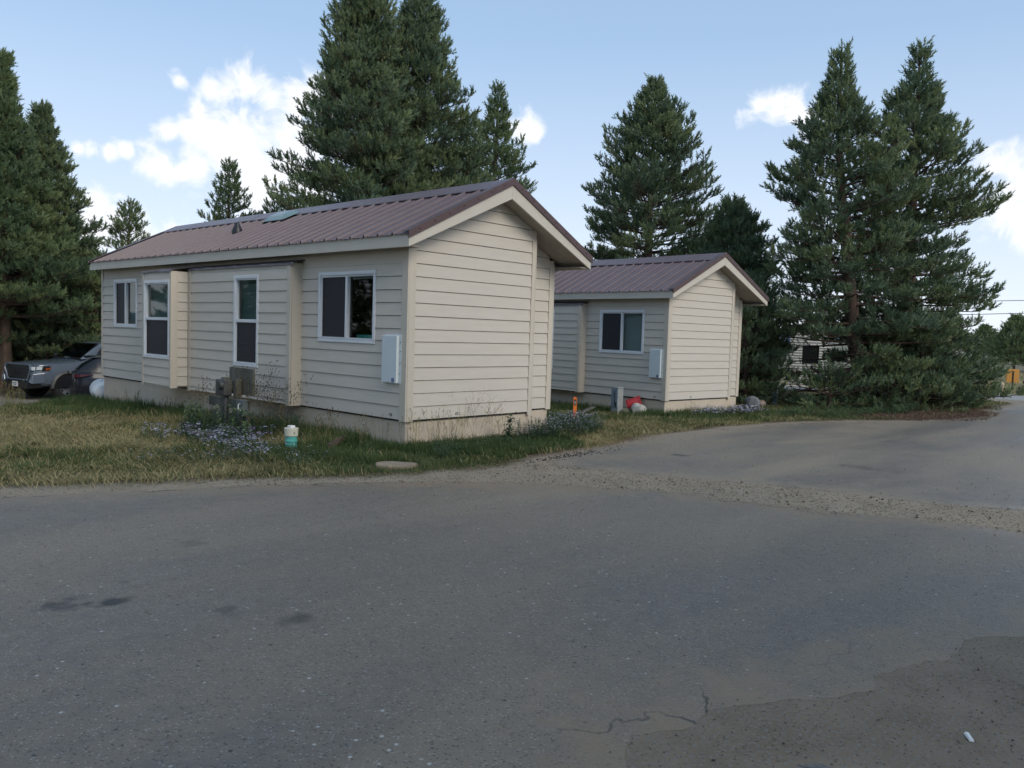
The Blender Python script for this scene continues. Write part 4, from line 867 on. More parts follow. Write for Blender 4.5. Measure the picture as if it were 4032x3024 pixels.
def suv():
    hd = -.30
    # rear right corner at (0.30, 12.98)
    rx, ry = 1.62, 16.75; d = Vector((math.cos(hd), math.sin(hd))); lft = Vector((-d.y, d.x)); c_ = Vector((rx, ry))+lft*.90+d*.0
    T = root('crossover_car', 'glossy black crossover car mostly hidden behind the far end of the nearer cabin', 'car', (c_.x, c_.y, hz(c_.x, 16.6)), hd)
    b = MB(); S = []
    for x, w_, zb, zs, zt in ((-.04, .62, .50, .80, 1.0), (.02, .80, .40, .86, 1.02), (.14, .89, .34, .90, 1.05), (.5, .92, .34, .92, 1.05), (2.4, .93, .32, .88, 1.0), (3.6, .92, .32, .84, .97), (4.2, .90, .34, .78, .90), (4.55, .75, .40, .70, .78)):
        S.append((x, [(w_*.9, zb-.06), (w_*.98, zb), (w_, zb+.18), (w_, zs-.1), (w_*.97, zs), (w_*.90, zt), (0, zt+.02)]))
    loft(b, S); b.obj('body', M['blackpaint'], T, smooth=True)
    b = MB(); g = []
    for x, wb, wr, zr in ((.06, .78, .74, 1.08), (.24, .80, .68, 1.24), (.50, .81, .63, 1.42), (.62, .81, .62, 1.46), (1.4, .82, .62, 1.52), (2.2, .82, .62, 1.49), (2.9, .80, .66, 1.24), (3.35, .78, .72, 1.02)):
        g.append((x, [(wb, .98), (wr+.04, zr-.08), (wr, zr-.02), (wr*.8, zr), (0, zr+.01)]))
    loft(b, g); b.obj('cabin_roof', M['blackpaint'], T, smooth=True)
    b = MB(); b.hexa([(.30, -.62, 1.44), (.30, .62, 1.44), (.75, .60, 1.47), (.75, -.60, 1.47), (.26, -.60, 1.47), (.26, .60, 1.47), (.75, .60, 1.50), (.75, -.60, 1.50)]); b.obj('spoiler', M['blackpaint'], T, bevel=.012)
    for s in (1, -1):
        b = MB(); b.hexa([(-.035, s*.45, .86), (.03, s*.83, .86), (.03, s*.83, 1.0), (-.03, s*.45, .98), (-.055, s*.45, .86), (-.01, s*.85, .86), (-.0, s*.85, 1.0), (-.05, s*.45, .98)]); b.face([(.03, s*.862, .90), (.15, s*.922, .905), (.50, s*.915, .975), (.15, s*.905, .985), (.03, s*.842, .98)]); b.obj('tail_light', M['redlens'], T)
        b = MB(); b.face([(1.0, s*.80, 1.12), (.74, s*.775, 1.16), (.92, s*.735, 1.27), (1.2, s*.72, 1.30)]); b.face([(1.1, s*.80, 1.10), (2.9, s*.80, 1.06), (2.3, s*.70, 1.38), (1.28, s*.70, 1.38)]); b.obj('side_window', M['carglass'] if False else M['glass_dark'], T)
        b = MB(); b.tube([(.70, s*.79, 1.15), (.92, s*.745, 1.285), (1.35, s*.70, 1.40), (2.3, s*.705, 1.40)], .012, 5); b.obj('window_trim', M['rim'], T)
        b = MB(); b.box(.25, 4.1, s*.925-.02, s*.925+.02, .27, .40); b.obj('sill', M['black'], T)
        arch(T, .95, s*.925, .38, s, M['black'], .05); arch(T, 3.6, s*.925, .38, s, M['black'], .05)
        wheel(T, .95, s*.80, .36, .23, s, M['rim']); wheel(T, 3.6, s*.80, .36, .23, s, M['rim'])
    b = MB(); b.hexa([(-.08, -.70, .30), (-.08, .70, .30), (.20, .88, .30), (.20, -.88, .30), (-.10, -.72, .56), (-.10, .72, .56), (.18, .92, .60), (.18, -.92, .60)]); b.obj('bumper', M['black'], T, bevel=.04)
M['glass_dark'] = mat('tinted_window', (.02, .025, .03), .05, spec=.9)
suv()

# ------------------------------------------------------------------ pines
def shoot_template(seed, n=18, L=.21, nl=.078, wd=.022):
    r = np.random.default_rng(seed); V = np.zeros((n, 3, 3))
    for i in range(n):
        t = (i+r.random()*.8)/n; a = r.uniform(0, 2*PI); tilt = r.uniform(.55, 1.25)*(1-.55*t); ln = nl*r.uniform(.75, 1.15)
        base = np.array([0, 0, L*t*.92]); d = np.array([math.cos(a)*math.sin(tilt), math.sin(a)*math.sin(tilt), math.cos(tilt)])
        s = np.cross(d, [math.cos(a+1.1), math.sin(a+1.1), .3]); s /= np.linalg.norm(s)
        V[i, 0] = base-s*wd/2; V[i, 1] = base+s*wd/2; V[i, 2] = base+d*ln
    return V.reshape(-1, 3)
TPL = [shoot_template(s) for s in range(4)]
TPL_S = [shoot_template(s+10, n=9, L=.22, nl=.10, wd=.036) for s in range(3)]
def tubes_np(segs):
    """segs: list of (p0, p1, r0, r1, sides) -> verts, quads"""
    V = []; F = []
    for (p0, p1, r0, r1, n) in segs:
        d = (p1-p0); d = d/max(d.length, 1e-6); a = d.cross(Vector((.13, .31, .94)) if abs(d.z) < .9 else Vector((1, 0, 0))).normalized(); b = d.cross(a); k0 = len(V)
        for (p, r_) in ((p0, r0), (p1, r1)):
            for k in range(n):
                t = 2*PI*k/n; V.append(p+(a*math.cos(t)+b*math.sin(t))*r_)
        for k in range(n): F.append((k0+k, k0+(k+1) % n, k0+n+(k+1) % n, k0+n+k))
    return V, F
def pine_mesh(name, hgt, prof, seed, dens=1.0, whorl=.34, simple=False, z0=.8, droop=.0, size=1.0, gap=0.0, tints=(.1, .75), trunk_r=None, lean=(0, 0), bias=None, dead=.0, curve=None, window=None):
    r = random.Random(seed); segs = []; S = []  # shoots: pos, dir, scale, tint
    tr = trunk_r or hgt*.0155+.03
    def pr(h):
        f = h/hgt
        for (f0, r0), (f1, r1) in zip(prof, prof[1:]):
            if f0 <= f <= f1: return r0+(r1-r0)*(f-f0)/(f1-f0+1e-9)
        return prof[-1][1]
    bend = [(r.uniform(-.05, .05), r.uniform(-.05, .05)) for _ in range(7)]
    def axis(h):
        t = h/hgt*5.99; i = int(t); f = t-i; a, b = bend[i], bend[min(i+1, 6)]
        q = float(np.interp(h, [c_[0] for c_ in curve], [c_[1] for c_ in curve])) if curve else 0
        return Vector((a[0]+(b[0]-a[0])*f+lean[0]*h-.681*q, a[1]+(b[1]-a[1])*f+lean[1]*h+.731*q, h))
    n = 16
    for i in range(n):
        h0, h1 = hgt*i/n, hgt*(i+1)/n; ra = lambda h: tr*(1-h/hgt)**.8+.008+(.10*tr*4*max(0, 1-h/.7)**2)
        segs.append((axis(h0)+(Vector((0, 0, -.5)) if i == 0 else Vector()), axis(h1), ra(h0), ra(h1), 9 if not simple else 5))
    nls = [(r.uniform(0, 2*PI), r.randint(1, 3), r.uniform(.03, .09)) for _ in range(3)]
    def shoot(p, d, sc, tn):
        if window:
            q = -.681*p.x+.731*p.y
            if window[0] < q < window[1] and window[2] < p.z < window[3] and r.random() < .9: return
        S.append((p.x, p.y, p.z, d.x, d.y, d.z, sc, tn))
    h = z0; w_i = 0
    while h < hgt*.985:
        f = h/hgt; R0 = pr(h); nb = max(3, int(round((5.2 if f < .85 else 4.4)*dens)))
        a0 = r.uniform(0, 2*PI)
        for k in range(nb):
            if gap and r.random() < gap: continue
            a = a0+2*PI*k/nb+r.uniform(-.35, .35)
            L = R0*r.uniform(.66, 1.12)*(1+sum(am*math.sin(ph+fr*a+h*1.3) for ph, fr, am in nls))
            if bias: L *= 1+bias[1]*math.cos(a-bias[0])
            if L < .12: L = .12
            el = .55*f**2+.10-(.22+droop)*(1-f)**2+r.uniform(-.13, .13)
            hd = Vector((math.cos(a), math.sin(a), 0)); p = axis(h+r.uniform(-.1, .1)); ns = 5 if L > .8 else 3; cur_ = p.copy(); e = el
            pts = [cur_.copy()]
            side = r.uniform(-.12, .12)
            for j in range(ns):
                a_ = a+side*(j/ns); hd2 = Vector((math.cos(a_), math.sin(a_), 0))
                cur_ = cur_+(hd2*math.cos(e)+Vector((0, 0, math.sin(e))))*(L/ns); e += (.02 if j < ns-2 else .24) + r.uniform(-.06, .06); pts.append(cur_.copy())
            br = max(.010, .011*L+.004)*(1.15 if not simple else 1)
            for j in range(ns): segs.append((pts[j], pts[j+1], br*(1-j/ns)+.004, br*(1-(j+1)/ns)+.004, 4))
            isdead = dead and f < .35 and r.random() < dead
            # twigs
            st = .135/size if not simple else .30; s_ = max(.20*L, L-2.0) if f < .8 else .08*L; sidef = 1
            tb = r.uniform(*tints)
            while s_ < L:
                q = s_/L*ns; j = min(int(q), ns-1); P = pts[j].lerp(pts[j+1], q-j); dr = (pts[j+1]-pts[j]).normalized()
                tl = min(.72, .15+.50*(L-s_))*r.uniform(.65, 1.15)*size
                lat = dr.cross(Vector((0, 0, 1))).normalized()*sidef; sidef = -sidef
                up = Vector((0, 0, 1)); td = (dr*.55+lat*r.uniform(.55, 1.05)+up*r.uniform(-.05, .45)).normalized()
                E_ = P+td*tl
                if not simple: segs.append((P, E_, .0065, .003, 3))
                if isdead and r.random() < .75: s_ += st*2; continue
                m_ = max(1, int(tl/(.13 if not simple else .24)))
                for q_ in range(m_+1):
                    t = 1-q_*.68/(m_+1); pp = P.lerp(E_, t)
                    spread = Vector((r.gauss(0, .26), r.gauss(0, .26), r.gauss(0, .15)))
                    d_ = (td*(.75 if q_ else 1.0)+up*(.75+.6*r.random())+spread+(lat*(r.choice((-1, 1))*.45) if q_ else Vector())).normalized()
                    shoot(pp, d_, r.uniform(.75, 1.2)*size, min(1, max(0, tb+r.gauss(0, .13)+(.12 if q_ == 0 else -.1))))
                    if not simple and q_ < 3:
                        d_ = (d_+Vector((r.gauss(0, .5), r.gauss(0, .5), r.gauss(0, .3)))).normalized(); shoot(pp, d_, r.uniform(.7, 1.05)*size, min(1, max(0, tb+r.gauss(0, .13))))
                s_ += st*r.uniform(.75, 1.25)
            for q_ in range(3):
                d_ = ((pts[-1]-pts[-2]).normalized()+Vector((r.gauss(0, .25), r.gauss(0, .25), .5))).normalized(); shoot(pts[-1]-d_*.05*q_, d_, r.uniform(.9, 1.3)*size, min(1, tb+.15))
        h += whorl*(1-.45*f)*r.uniform(.8, 1.2)/math.sqrt(dens)
    tp = axis(hgt)
    for q_ in range(5): shoot(tp-Vector((0, 0, .06+.10*q_)), Vector((r.gauss(0, .22)*(q_ > 0), r.gauss(0, .22)*(q_ > 0), 1)).normalized(), 1.1*size, .6)
    A = np.array(S); pos = A[:, :3]; dz = A[:, 3:6]; sc = A[:, 6]; tn = A[:, 7]; rg = np.random.default_rng(seed)
    rnd = rg.normal(size=dz.shape); xx = np.cross(rnd, dz); xx /= np.linalg.norm(xx, axis=1)[:, None]; yy = np.cross(dz, xx)
    Rm = np.stack([xx, yy, dz], 2)*sc[:, None, None]; tpl = TPL_S if simple else TPL; which = rg.integers(0, len(tpl), len(A)); Vs = []; Ts = []
    for q in range(len(tpl)):
        s = which == q; T_ = tpl[q]; Vs.append((np.einsum('nij,kj->nki', Rm[s], T_)+pos[s][:, None, :]).reshape(-1, 3))
        Ts.append((np.repeat(tn[s], len(T_))+np.repeat(rg.normal(0, .07, s.sum()*(len(T_)//3)), 3)).clip(0, 1))
    V, F = tubes_np(segs)
    return np.concatenate(Vs), np.concatenate(Ts), V, F, len(A)
NSH = [0]
def pine(label, x, y, hgt, prof, seed, group=None, cat='pine tree', name='pine_tree', z=None, mt='pine', rot=0, **k):
    Vn, Tn, V, F, n = pine_mesh('x', hgt, prof, seed, **k); NSH[0] += n
    T = root(name, label, cat, (x, y, (hz(x, y) if z is None else z)-.03), rot, group)
    cme = npmesh('crown', Vn, 3, Tn, M[mt], T)
    me = D.meshes.new('trunk'); me.from_pydata([tuple(v) for v in V], [], F); me.polygons.foreach_set('use_smooth', [True]*len(F)); link('trunk', me, M['bark'], T)
    return T
def copy_tree(o, loc, rz, sc, label):
    c = o.copy(); COL.objects.link(c); c.location = loc; c.rotation_euler = (0, 0, rz); c.scale = (sc[0], sc[0], sc[1]); c['label'] = label
    for ch in list(o.children):
        d = ch.copy(); COL.objects.link(d); d.parent = c
    return c
G_R = 'pair of tall pines beside the road'
r1 = pine('left one of the two tall pines by the parking area, its trunk leaning left', 17.1, .0, 10.05, [(0, 2.3), (.07, 2.9), (.16, 2.8), (.25, 2.6), (.39, 2.2), (.55, 2.35), (.65, 1.7), (.755, 1.2), (.80, .75), (.885, .32), (.94, .2), (1, .06)], 101, G_R, whorl=.33, gap=.07, droop=.12, z0=.5, trunk_r=.24, dead=.08, size=1.15, window=(.8, 2.7, .3, 1.85), curve=[(0, 0), (1.9, .46), (5.9, 1.08), (7.7, 1.2), (11, 1.37)])
r2 = pine('right one of the two tall pines by the parking area, tips against open sky', 19.25, -.28, 10.6, [(0, 1.8), (.06, 2.5), (.14, 2.5), (.28, 2.5), (.39, 2.5), (.52, 2.2), (.63, 1.9), (.74, 1.2), (.87, .5), (.94, .25), (1, .06)], 102, G_R, whorl=.35, gap=.08, droop=.10, z0=.4, trunk_r=.25, dead=.08, size=1.15, curve=[(0, 0), (11, .12)])
# low bushy pines under the pair
low = [(15.3, .35, .75, 1.4, 'low spreading pine left of the leaning trunk'), (16.6, -.75, 1.1, 1.25, 'knee-high pine growth in front of the leaning trunk'), (18.0, -1.1, 2.0, 1.45, 'low bushy pine sprawling at the road edge under the right-hand pair'), (19.7, -1.35, 2.2, 1.3, 'low bushy pine at the right foot of the right-hand pair'), (20.9, .3, 3.0, 1.5, 'young pine filling the gap right of the tall pair'), (15.2, 2.9, 3.6, 1.5, 'young pine between the farther cabin and the white shed')]
for i, (x, y, hh, rr_, lb) in enumerate(low):
    pine(lb, x, y, hh, [(0, rr_), (.3, rr_*1.05), (.7, rr_*.7), (1, .2)], 120+i, 'low pines under the tall pair', cat='young pine', name='young_pine', whorl=.26, z0=.12, droop=.05, tints=(.1, .65))
pine('dark pine crowding the right end of the farther cabin roof', 17.3, 4.6, 6.3, [(0, 2.0), (.3, 2.0), (.6, 1.55), (.85, .8), (1, .1)], 131, whorl=.28, dens=1.3, size=1.1, tints=(.1, .6))
pine('bushy pine filling the gap between the farther cabin and the leaning trunk', 19.9, 5.5, 4.6, [(0, 1.2), (.4, 1.2), (.75, .8), (1, .15)], 132, whorl=.26, dens=1.3, z0=.15, size=1.1, tints=(.1, .6))
# tall pine behind the farther cabin
pine('broad pyramid pine rising behind the roof of the farther cabin', 17.94, 8.22, 11.1, [(0, 1.5), (.12, 2.9), (.3, 3.2), (.42, 3.15), (.57, 2.85), (.70, 2.0), (.83, 1.2), (.92, .55), (1, .06)], 141, whorl=.36, gap=.03, dens=1.25, trunk_r=.2, size=1.1)
# big pair behind the nearer cabin
pine('huge dense pine, left one of the pair behind the nearer cabin ridge', 8.55, 12.7, 12.9, [(0, 1.4), (.1, 2.7), (.3, 3.0), (.45, 2.8), (.58, 2.2), (.7, 1.75), (.82, 1.3), (.93, .75), (1, .2)], 151, 'dense pair of pines behind the nearer cabin', whorl=.28, size=1.08, dens=1.25, tints=(.1, .7))
pine('huge dense pine, right one of the pair behind the nearer cabin ridge', 10.55, 12.35, 12.9, [(0, 1.4), (.1, 2.4), (.3, 2.7), (.45, 2.4), (.58, 2.05), (.7, 1.65), (.82, 1.2), (.93, .7), (1, .2)], 152, 'dense pair of pines behind the nearer cabin', whorl=.28, size=1.08, dens=1.2, tints=(.1, .7))
pine('slimmer pine leaning out right of the dense pair behind the nearer cabin', 11.7, 11.3, 9.1, [(0, 1.0), (.2, 1.5), (.5, 1.4), (.75, .9), (1, .15)], 153, whorl=.36, tints=(.1, .6))
pine('thin pointed pine left of the cabin peak, seen through at its lower crown', 17.23, 15.4, 12.1, [(0, 1.2), (.2, 2.4), (.45, 2.3), (.6, 1.9), (.75, 1.25), (.88, .55), (1, .06)], 154, whorl=.36, size=1.1, gap=.08, mt='pine_warm', tints=(.2, .8))
# small pines above the left half of the ridge
pine('small pointed pine above the middle of the nearer roof', 8.44, 20.72, 8.6, [(0, 1.0), (.3, 1.7), (.6, 1.35), (.8, .75), (1, .12)], 161, 'small pines over the nearer roof', whorl=.36, mt='pine_warm', simple=False, tints=(.2, .8))
pine('small lone pine against white cloud at the left end of the nearer roof', 5.31, 22.17, 6.9, [(0, 1.1), (.3, 1.4), (.55, 1.2), (.75, .75), (.9, .5), (1, .1)], 162, 'small pines over the nearer roof', whorl=.38, gap=.15, mt='pine_warm', tints=(.3, .9))
pine('low pine clump just left of the huge dense pair', 10.3, 20.6, 7.4, [(0, 1.0), (.5, 1.2), (.8, .8), (1, .2)], 163, 'small pines over the nearer roof', whorl=.40, tints=(.1, .6))
pine('short pine top peeping between two small pines over the roof', 9.3, 21.3, 6.3, [(0, 1.0), (.5, 1.0), (.8, .6), (1, .15)], 164, 'small pines over the nearer roof', whorl=.42, mt='pine_warm')
pine('short pine low at the far left end of the nearer roof', 4.35, 22.6, 4.9, [(0, 1.0), (.5, 1.1), (.8, .7), (1, .2)], 165, 'small pines over the nearer roof', whorl=.40, mt='pine_warm', tints=(.3, .9))
# left mass
G_L = 'pines massed at the left edge'
pine('tallest pine at the left edge with its trunk showing over the truck hood', 1.39, 22.5, 11.1, [(0, 1.9), (.1, 2.7), (.3, 2.8), (.42, 2.3), (.55, 1.6), (.71, .85), (.88, .32), (1, .06)], 171, G_L, whorl=.30, mt='pine_warm', dens=1.25, z0=2.7, tints=(.2, .8), size=1.25)
pine('second pine at the left, tips curving right against the sky', 3.05, 24.1, 10.1, [(0, 1.8), (.15, 2.6), (.35, 2.3), (.5, 1.9), (.67, 1.35), (.8, .8), (.9, .38), (1, .06)], 172, G_L, whorl=.31, mt='pine', dens=1.15, size=1.2, tints=(.1, .7), bias=(.2, .12))
pine('spreading low pine behind the pickup truck', 5.0, 26, 5.2, [(0, 1.8), (.3, 2.1), (.6, 1.7), (.85, 1.0), (1, .3)], 173, G_L, whorl=.34, size=1.25, mt='pine_warm', z0=.4, tints=(.2, .85))
pine('bushy pine filling the dark gap between truck and left trunk', 2.9, 26.2, 6.6, [(0, 2.2), (.3, 2.4), (.6, 1.9), (.85, 1.0), (1, .3)], 174, G_L, whorl=.34, size=1.25, mt='pine_warm', z0=.3, tints=(.05, .6))
pine('dense pine at the far left margin behind the first trunk', -.3, 23.6, 9.4, [(0, 2.0), (.3, 2.3), (.6, 1.7), (.85, .8), (1, .2)], 175, G_L, whorl=.36, size=1.25, mt='pine_warm', z0=.5, tints=(.1, .7))
pine('pine standing straight behind the cab of the pickup', 7.2, 28.2, 4.6, [(0, 1.9), (.4, 2.0), (.7, 1.4), (1, .4)], 176, G_L, whorl=.36, size=1.25, mt='pine', z0=.3, tints=(.2, .8))
pine('pine spire filling the space between the two left-edge spires', 2.0, 26.0, 10.3, [(0, 2.2), (.3, 2.7), (.5, 2.2), (.7, 1.4), (.88, .6), (1, .08)], 177, G_L, whorl=.36, size=1.3, dens=1.1, mt='pine_warm', tints=(.2, .8))
# far right
fr_ = pine('small distant pine behind the orange sign at the right edge', 66.45, 6.35, 4.3, [(0, 2.0), (.3, 2.1), (.6, 1.4), (.85, .6), (1, .1)], 181, 'distant pines at the right edge', whorl=.26, dens=1.5, simple=True, z=hz(66, 6.4), mt='pine_warm', tints=(.3, .9), size=1.5)
for i, (x, y, a, s1, s2, lb) in enumerate(((72, 6.0, 2, 1.1, .95, 'distant pine cut by the right border'), (88, 13.5, 1, .9, .8, 'far pine half hidden by the right-hand pair'))):
    copy_tree(fr_, (x, y, hz(x, y)), a, (s1, s2), lb)
bk = [(-10.5, 14.0, .9, .9, 'pine left of the view, mirrored in the cabin windows'), (-14.5, 6.5, 2.3, 1.0, 'pine far left of the view, mirrored in the cabin windows'), (-9.0, 21.5, 4.0, .95, 'farther pine left of the view, mirrored in the cabin windows'), (-12.0, -14.2, .4, .95, 'unseen pine added behind the camera on the left to shade the road'), (-7.2, -15.2, 1.9, 1.0, 'unseen pine added straight behind the camera to shade the road'), (-2.2, -14.6, 3.3, .95, 'unseen pine added behind the camera on the right to shade the road')]  # the ones behind the camera are unseen, added to darken the near road
for (x, y, a, s_, lb) in bk: copy_tree(r2, (x, y, hz(x, y)), a, (s_, s_), lb)['group'] = 'unseen pines added to shade the foreground' if y < 0 else 'pines left of the view'
print('shoots', NSH[0])

# ------------------------------------------------------------------ grass, herbs, flowers, litter, gravel
def inside(X, Y, poly): return sdist(X, Y, poly) < 0
def off_buildings(x, y):
    a = (x > -.01) & (x < 3.3) & (y > -.0) & (y < 10.4)
    c, s = math.cos(.0989), math.sin(.0989); lx = c*(x-8.7747)-s*(y-1.5084); ly = s*(x-8.7747)+c*(y-1.5084)
    return ~(a | ((lx > -.01) & (lx < 3.3) & (ly > 0) & (ly < 10.4)))
def blades(name, x, y, hgt, wid, lean, tint, seed, mt, lean_dir=None, z=None, kind='stuff'):
    n = len(x); r = np.random.default_rng(seed); a = r.uniform(0, 2*PI, n); la = r.uniform(0, 2*PI, n) if lean_dir is None else lean_dir
    z = H(x, y) if z is None else z; B = np.stack([x, y, z-.01], 1); sx, sy = np.cos(a)*wid/2, np.sin(a)*wid/2
    S = np.stack([sx, sy, 0*sx], 1); lx, ly = np.cos(la), np.sin(la)
    mid = B+np.stack([lx*np.sin(lean*.6)*hgt*.55, ly*np.sin(lean*.6)*hgt*.55, np.cos(lean*.6)*hgt*.55], 1)
    tip = mid+np.stack([lx*np.sin(lean*1.25)*hgt*.5, ly*np.sin(lean*1.25)*hgt*.5, np.cos(lean*1.25)*hgt*.5], 1); tip[:, 2] = np.maximum(tip[:, 2], z+.006)
    V = np.stack([B-S, B+S, mid+S*.75, mid-S*.75, tip], 1).reshape(-1, 3); k = np.arange(n)[:, None]*5
    F = np.concatenate([k+[0, 1, 2], k+[0, 2, 3], k+[3, 2, 4]]); o = npmesh(name, V, 3, np.repeat(tint, 5), mt, None, F)
    if kind: o['kind'] = kind
    return o
def scatter(n, x0, x1, y0, y1, r): return r.uniform(x0, x1, n), r.uniform(y0, y1, n)
r = np.random.default_rng(21)
X_, Y_ = [], []
for (n, a) in ((190000, (-9, 0, -1.9, 6)), (60000, (-8, 0, 6, 12.8)), (60000, (0, 4.2, -1.7, .4)), (90000, (3.2, 9.6, -1.3, 6)), (70000, (9, 24, -2.8, 3.2)), (30000, (-8, -2, -1, 5)), (24000, (-9, 9, 10.4, 13))):
    x, y = scatter(n, *a, r); X_.append(x); Y_.append(y)
x = np.concatenate(X_); y = np.concatenate(Y_)
sd = sdist(x, y, P_LAWN); wv = wob(x*1.1, y*1.1); w2 = wob(x*3+7, y*3)
keep = (sd+.15*w2 < -.02) & off_buildings(x, y) & (np.hypot(x+1.25, y-.72) > .13) & (np.hypot((x+.95)/.36, (y+.98)/.26) > 1) & (r.random(len(x)) < np.clip(.25+(-sd)*1.6, .15, 1)) & ~((np.hypot((x-16.6)/3.2, (y+1.4)/1.3) < 1) & (r.random(len(x)) < .85))
x, y, sd, wv, w2 = x[keep], y[keep], sd[keep], wv[keep], w2[keep]; n = len(x)
wd_ = np.minimum(np.where(x < 1.5, np.where(y > -.1, np.maximum(-x, 0), 9), 9), np.where((x > -.3) & (x < 3.4), np.abs(y), 9))   # distance to the walls of the near cabin
c, s = math.cos(.0989), math.sin(.0989); lx2 = c*(x-8.7747)-s*(y-1.5084); ly2 = s*(x-8.7747)+c*(y-1.5084)
wd_ = np.minimum(wd_, np.where((ly2 > -.1) & (lx2 < .1), -lx2, 9)); wd_ = np.minimum(wd_, np.where((lx2 > -.2) & (lx2 < 3.4) & (ly2 < 0), -ly2, 9)); wd_ = np.maximum(wd_, 0)
wall = np.exp(-(wd_/.75)**2)
front = .8*np.exp(-((y+.85)/.35)**2)*(x > .2)*(x < 2.6)
lush = np.clip(wall*1.0+front*.8+.35*np.clip(w2, -.5, 1), 0, 1)
dry = np.clip(.60+.55*wv+.25*wob(x*.45+3, y*.45)+.14*(x < -1.9)-.22*(x > -1.6)*(y < 3)*(x < 2.6)-.85*lush+.15*r.normal(size=n), 0, 1)*(x < 14)+.35*(x >= 14)
hgt = (.045+.035*r.random(n)+lush*(.07+.10*r.random(n))*np.where((x > -.9) & (x < 2.5) & (y < .6), .55, np.where(x < .2, 1.6, 1.2)))*np.clip(.5+(-sd)*2.5, .45, 1)*np.where(x > 12, .8, 1)
lean = np.clip(r.normal(.65, .35, n)+dry*.95-lush*.25, .05, 1.52)
hgt = hgt*(1+.9*dry*(1-lush))
tint = np.clip(np.where(r.random(n) < dry, r.normal(.80, .13, n), r.normal(.26-.16*lush, .12, n)), 0, 1)
ldir = r.uniform(0, 2*PI, n)*.55+2.2*wv*PI
dist = np.hypot(x-CAM.x, y-CAM.y)
o = blades('grass', x, y, hgt, np.clip(.0042+.0004*dist, .006, .014)*(1+.3*r.random(n)), lean, tint, 5, M['grass'], ldir)
print('grass', n)
nn = 60000; x, y = scatter(nn, -8, 9, -1.9, 8, r); s_ = sdist(x, y, P_LAWN); q = (s_ < .12+.10*wob(x*2, y*2)) & off_buildings(x, y) & (r.random(nn) < np.clip(.55+.6*wob(x*1.1, y*1.1), .08, 1)) & (np.hypot((x+.95)/.36, (y+.98)/.26) > 1) & ~((x > -.5) & (x < 3.6) & (y > -.9) & (y < 0))
x, y = x[q], y[q]; nn = len(x); wv = wob(x*1.1, y*1.1)
blades('flattened_straw', x, y, r.uniform(.08, .20, nn), r.uniform(.004, .008, nn), r.uniform(1.15, 1.45, nn), np.clip(r.normal(.78, .16, nn), .2, 1), 6, M['grass'], wob(x*.9+5, y*.9)*3+r.normal(0, .5, nn), H(x, y)+r.uniform(.0, .05, nn))
# scattered tall seed grass against the walls
def stems(name, pts, seed, mt, hr=(.25, .5), branches=0, head=None, label=None, cat=None, group=None):
    pass
def seedgrass(x, y, n, h0, seed, label, spread=.12):
    rr = np.random.default_rng(seed); V = []; T = []
    def ribbon(P, w0, w1, t):
        for i in range(len(P)-1):
            a, b = P[i], P[i+1]; d = np.array([rr.normal(), rr.normal(), 0]); d /= np.linalg.norm(d); wa = w0+(w1-w0)*i/(len(P)-1); wb = w0+(w1-w0)*(i+1)/(len(P)-1)
            V.extend([a-d*wa, a+d*wa, b+d*wb, a-d*wa, b+d*wb, b-d*wb]); T.extend([t]*6)
    for i in range(n):
        px, py = rr.normal(0, spread), rr.normal(0, spread*.6); h = h0*rr.uniform(.6, 1.15); la = rr.uniform(0, 6.28); ln = rr.uniform(.05, .3)*h; P = [np.array([px+math.cos(la)*ln*(t*t), py+math.sin(la)*ln*(t*t), h*t]) for t in np.linspace(0, 1, 6)]; t = rr.uniform(.25, .95); ribbon(P, .0022, .0014, t)
        for k in range(rr.integers(3, 8)):
            q = rr.uniform(.62, 1.0); b0 = P[0]*0+np.array([px+math.cos(la)*ln*q*q, py+math.sin(la)*ln*q*q, h*q]); e = b0+np.array([rr.normal(0, .018), rr.normal(0, .018), rr.uniform(.01, .045)]); ribbon([b0, e], .0018, .0030, t)
    for i in range(n*2):
        px, py = rr.normal(0, spread), rr.normal(0, spread*.6); la = rr.uniform(0, 6.28); h = h0*rr.uniform(.3, .6); P = [np.array([px+math.cos(la)*h*.45*(t*t), py+math.sin(la)*h*.45*(t*t), h*t*(1-.25*t)]) for t in np.linspace(0, 1, 4)]; ribbon(P, .004, .001, rr.uniform(.0, .45))
    o = npmesh('grass_tuft', np.array(V), 3, np.array(T), M['grass'], None); o.location = P3(x, y); tag(o, label, 'grass tuft', 'seeding grass tufts'); return o
for i, (x0, y0, n_, h_, lb) in enumerate(((.05, -.13, 22, .50, 'seeding grass tuft right at the front corner of the nearer cabin'), (.52, -.16, 24, .52, 'tall seeding grass tuft against the skirting, second from the corner'), (.85, -.14, 18, .48, 'seeding grass tuft below the data plate on the gable wall'), (1.75, -.15, 12, .40, 'sparse seeding grass near the middle of the gable skirting'), (-.25, 8.1, 22, .46, 'seeding grass tuft against the skirting left of the bays'), (-.3, 6.6, 14, .40, 'seeding grass under the narrow bay'), (-1.95, 9.9, 26, .55, 'tall grass tuft in front of the truck wheel'), (-2.2, 8.7, 20, .34, 'grass tuft in the open lawn left of the nearer cabin'), (-.45, 1.2, 14, .42, 'thin grass behind the cleanout pipe'), (-.12, .35, 10, .44, 'thin grass left of the cabin corner'), (-1.35, 11.6, 30, .45, 'wide grass tuft before the dark crossover'), (9.0, .9, 16, .36, 'seeding grass at the front corner of the farther cabin'))):
    seedgrass(x0, y0, n_, h_, 300+i, lb)
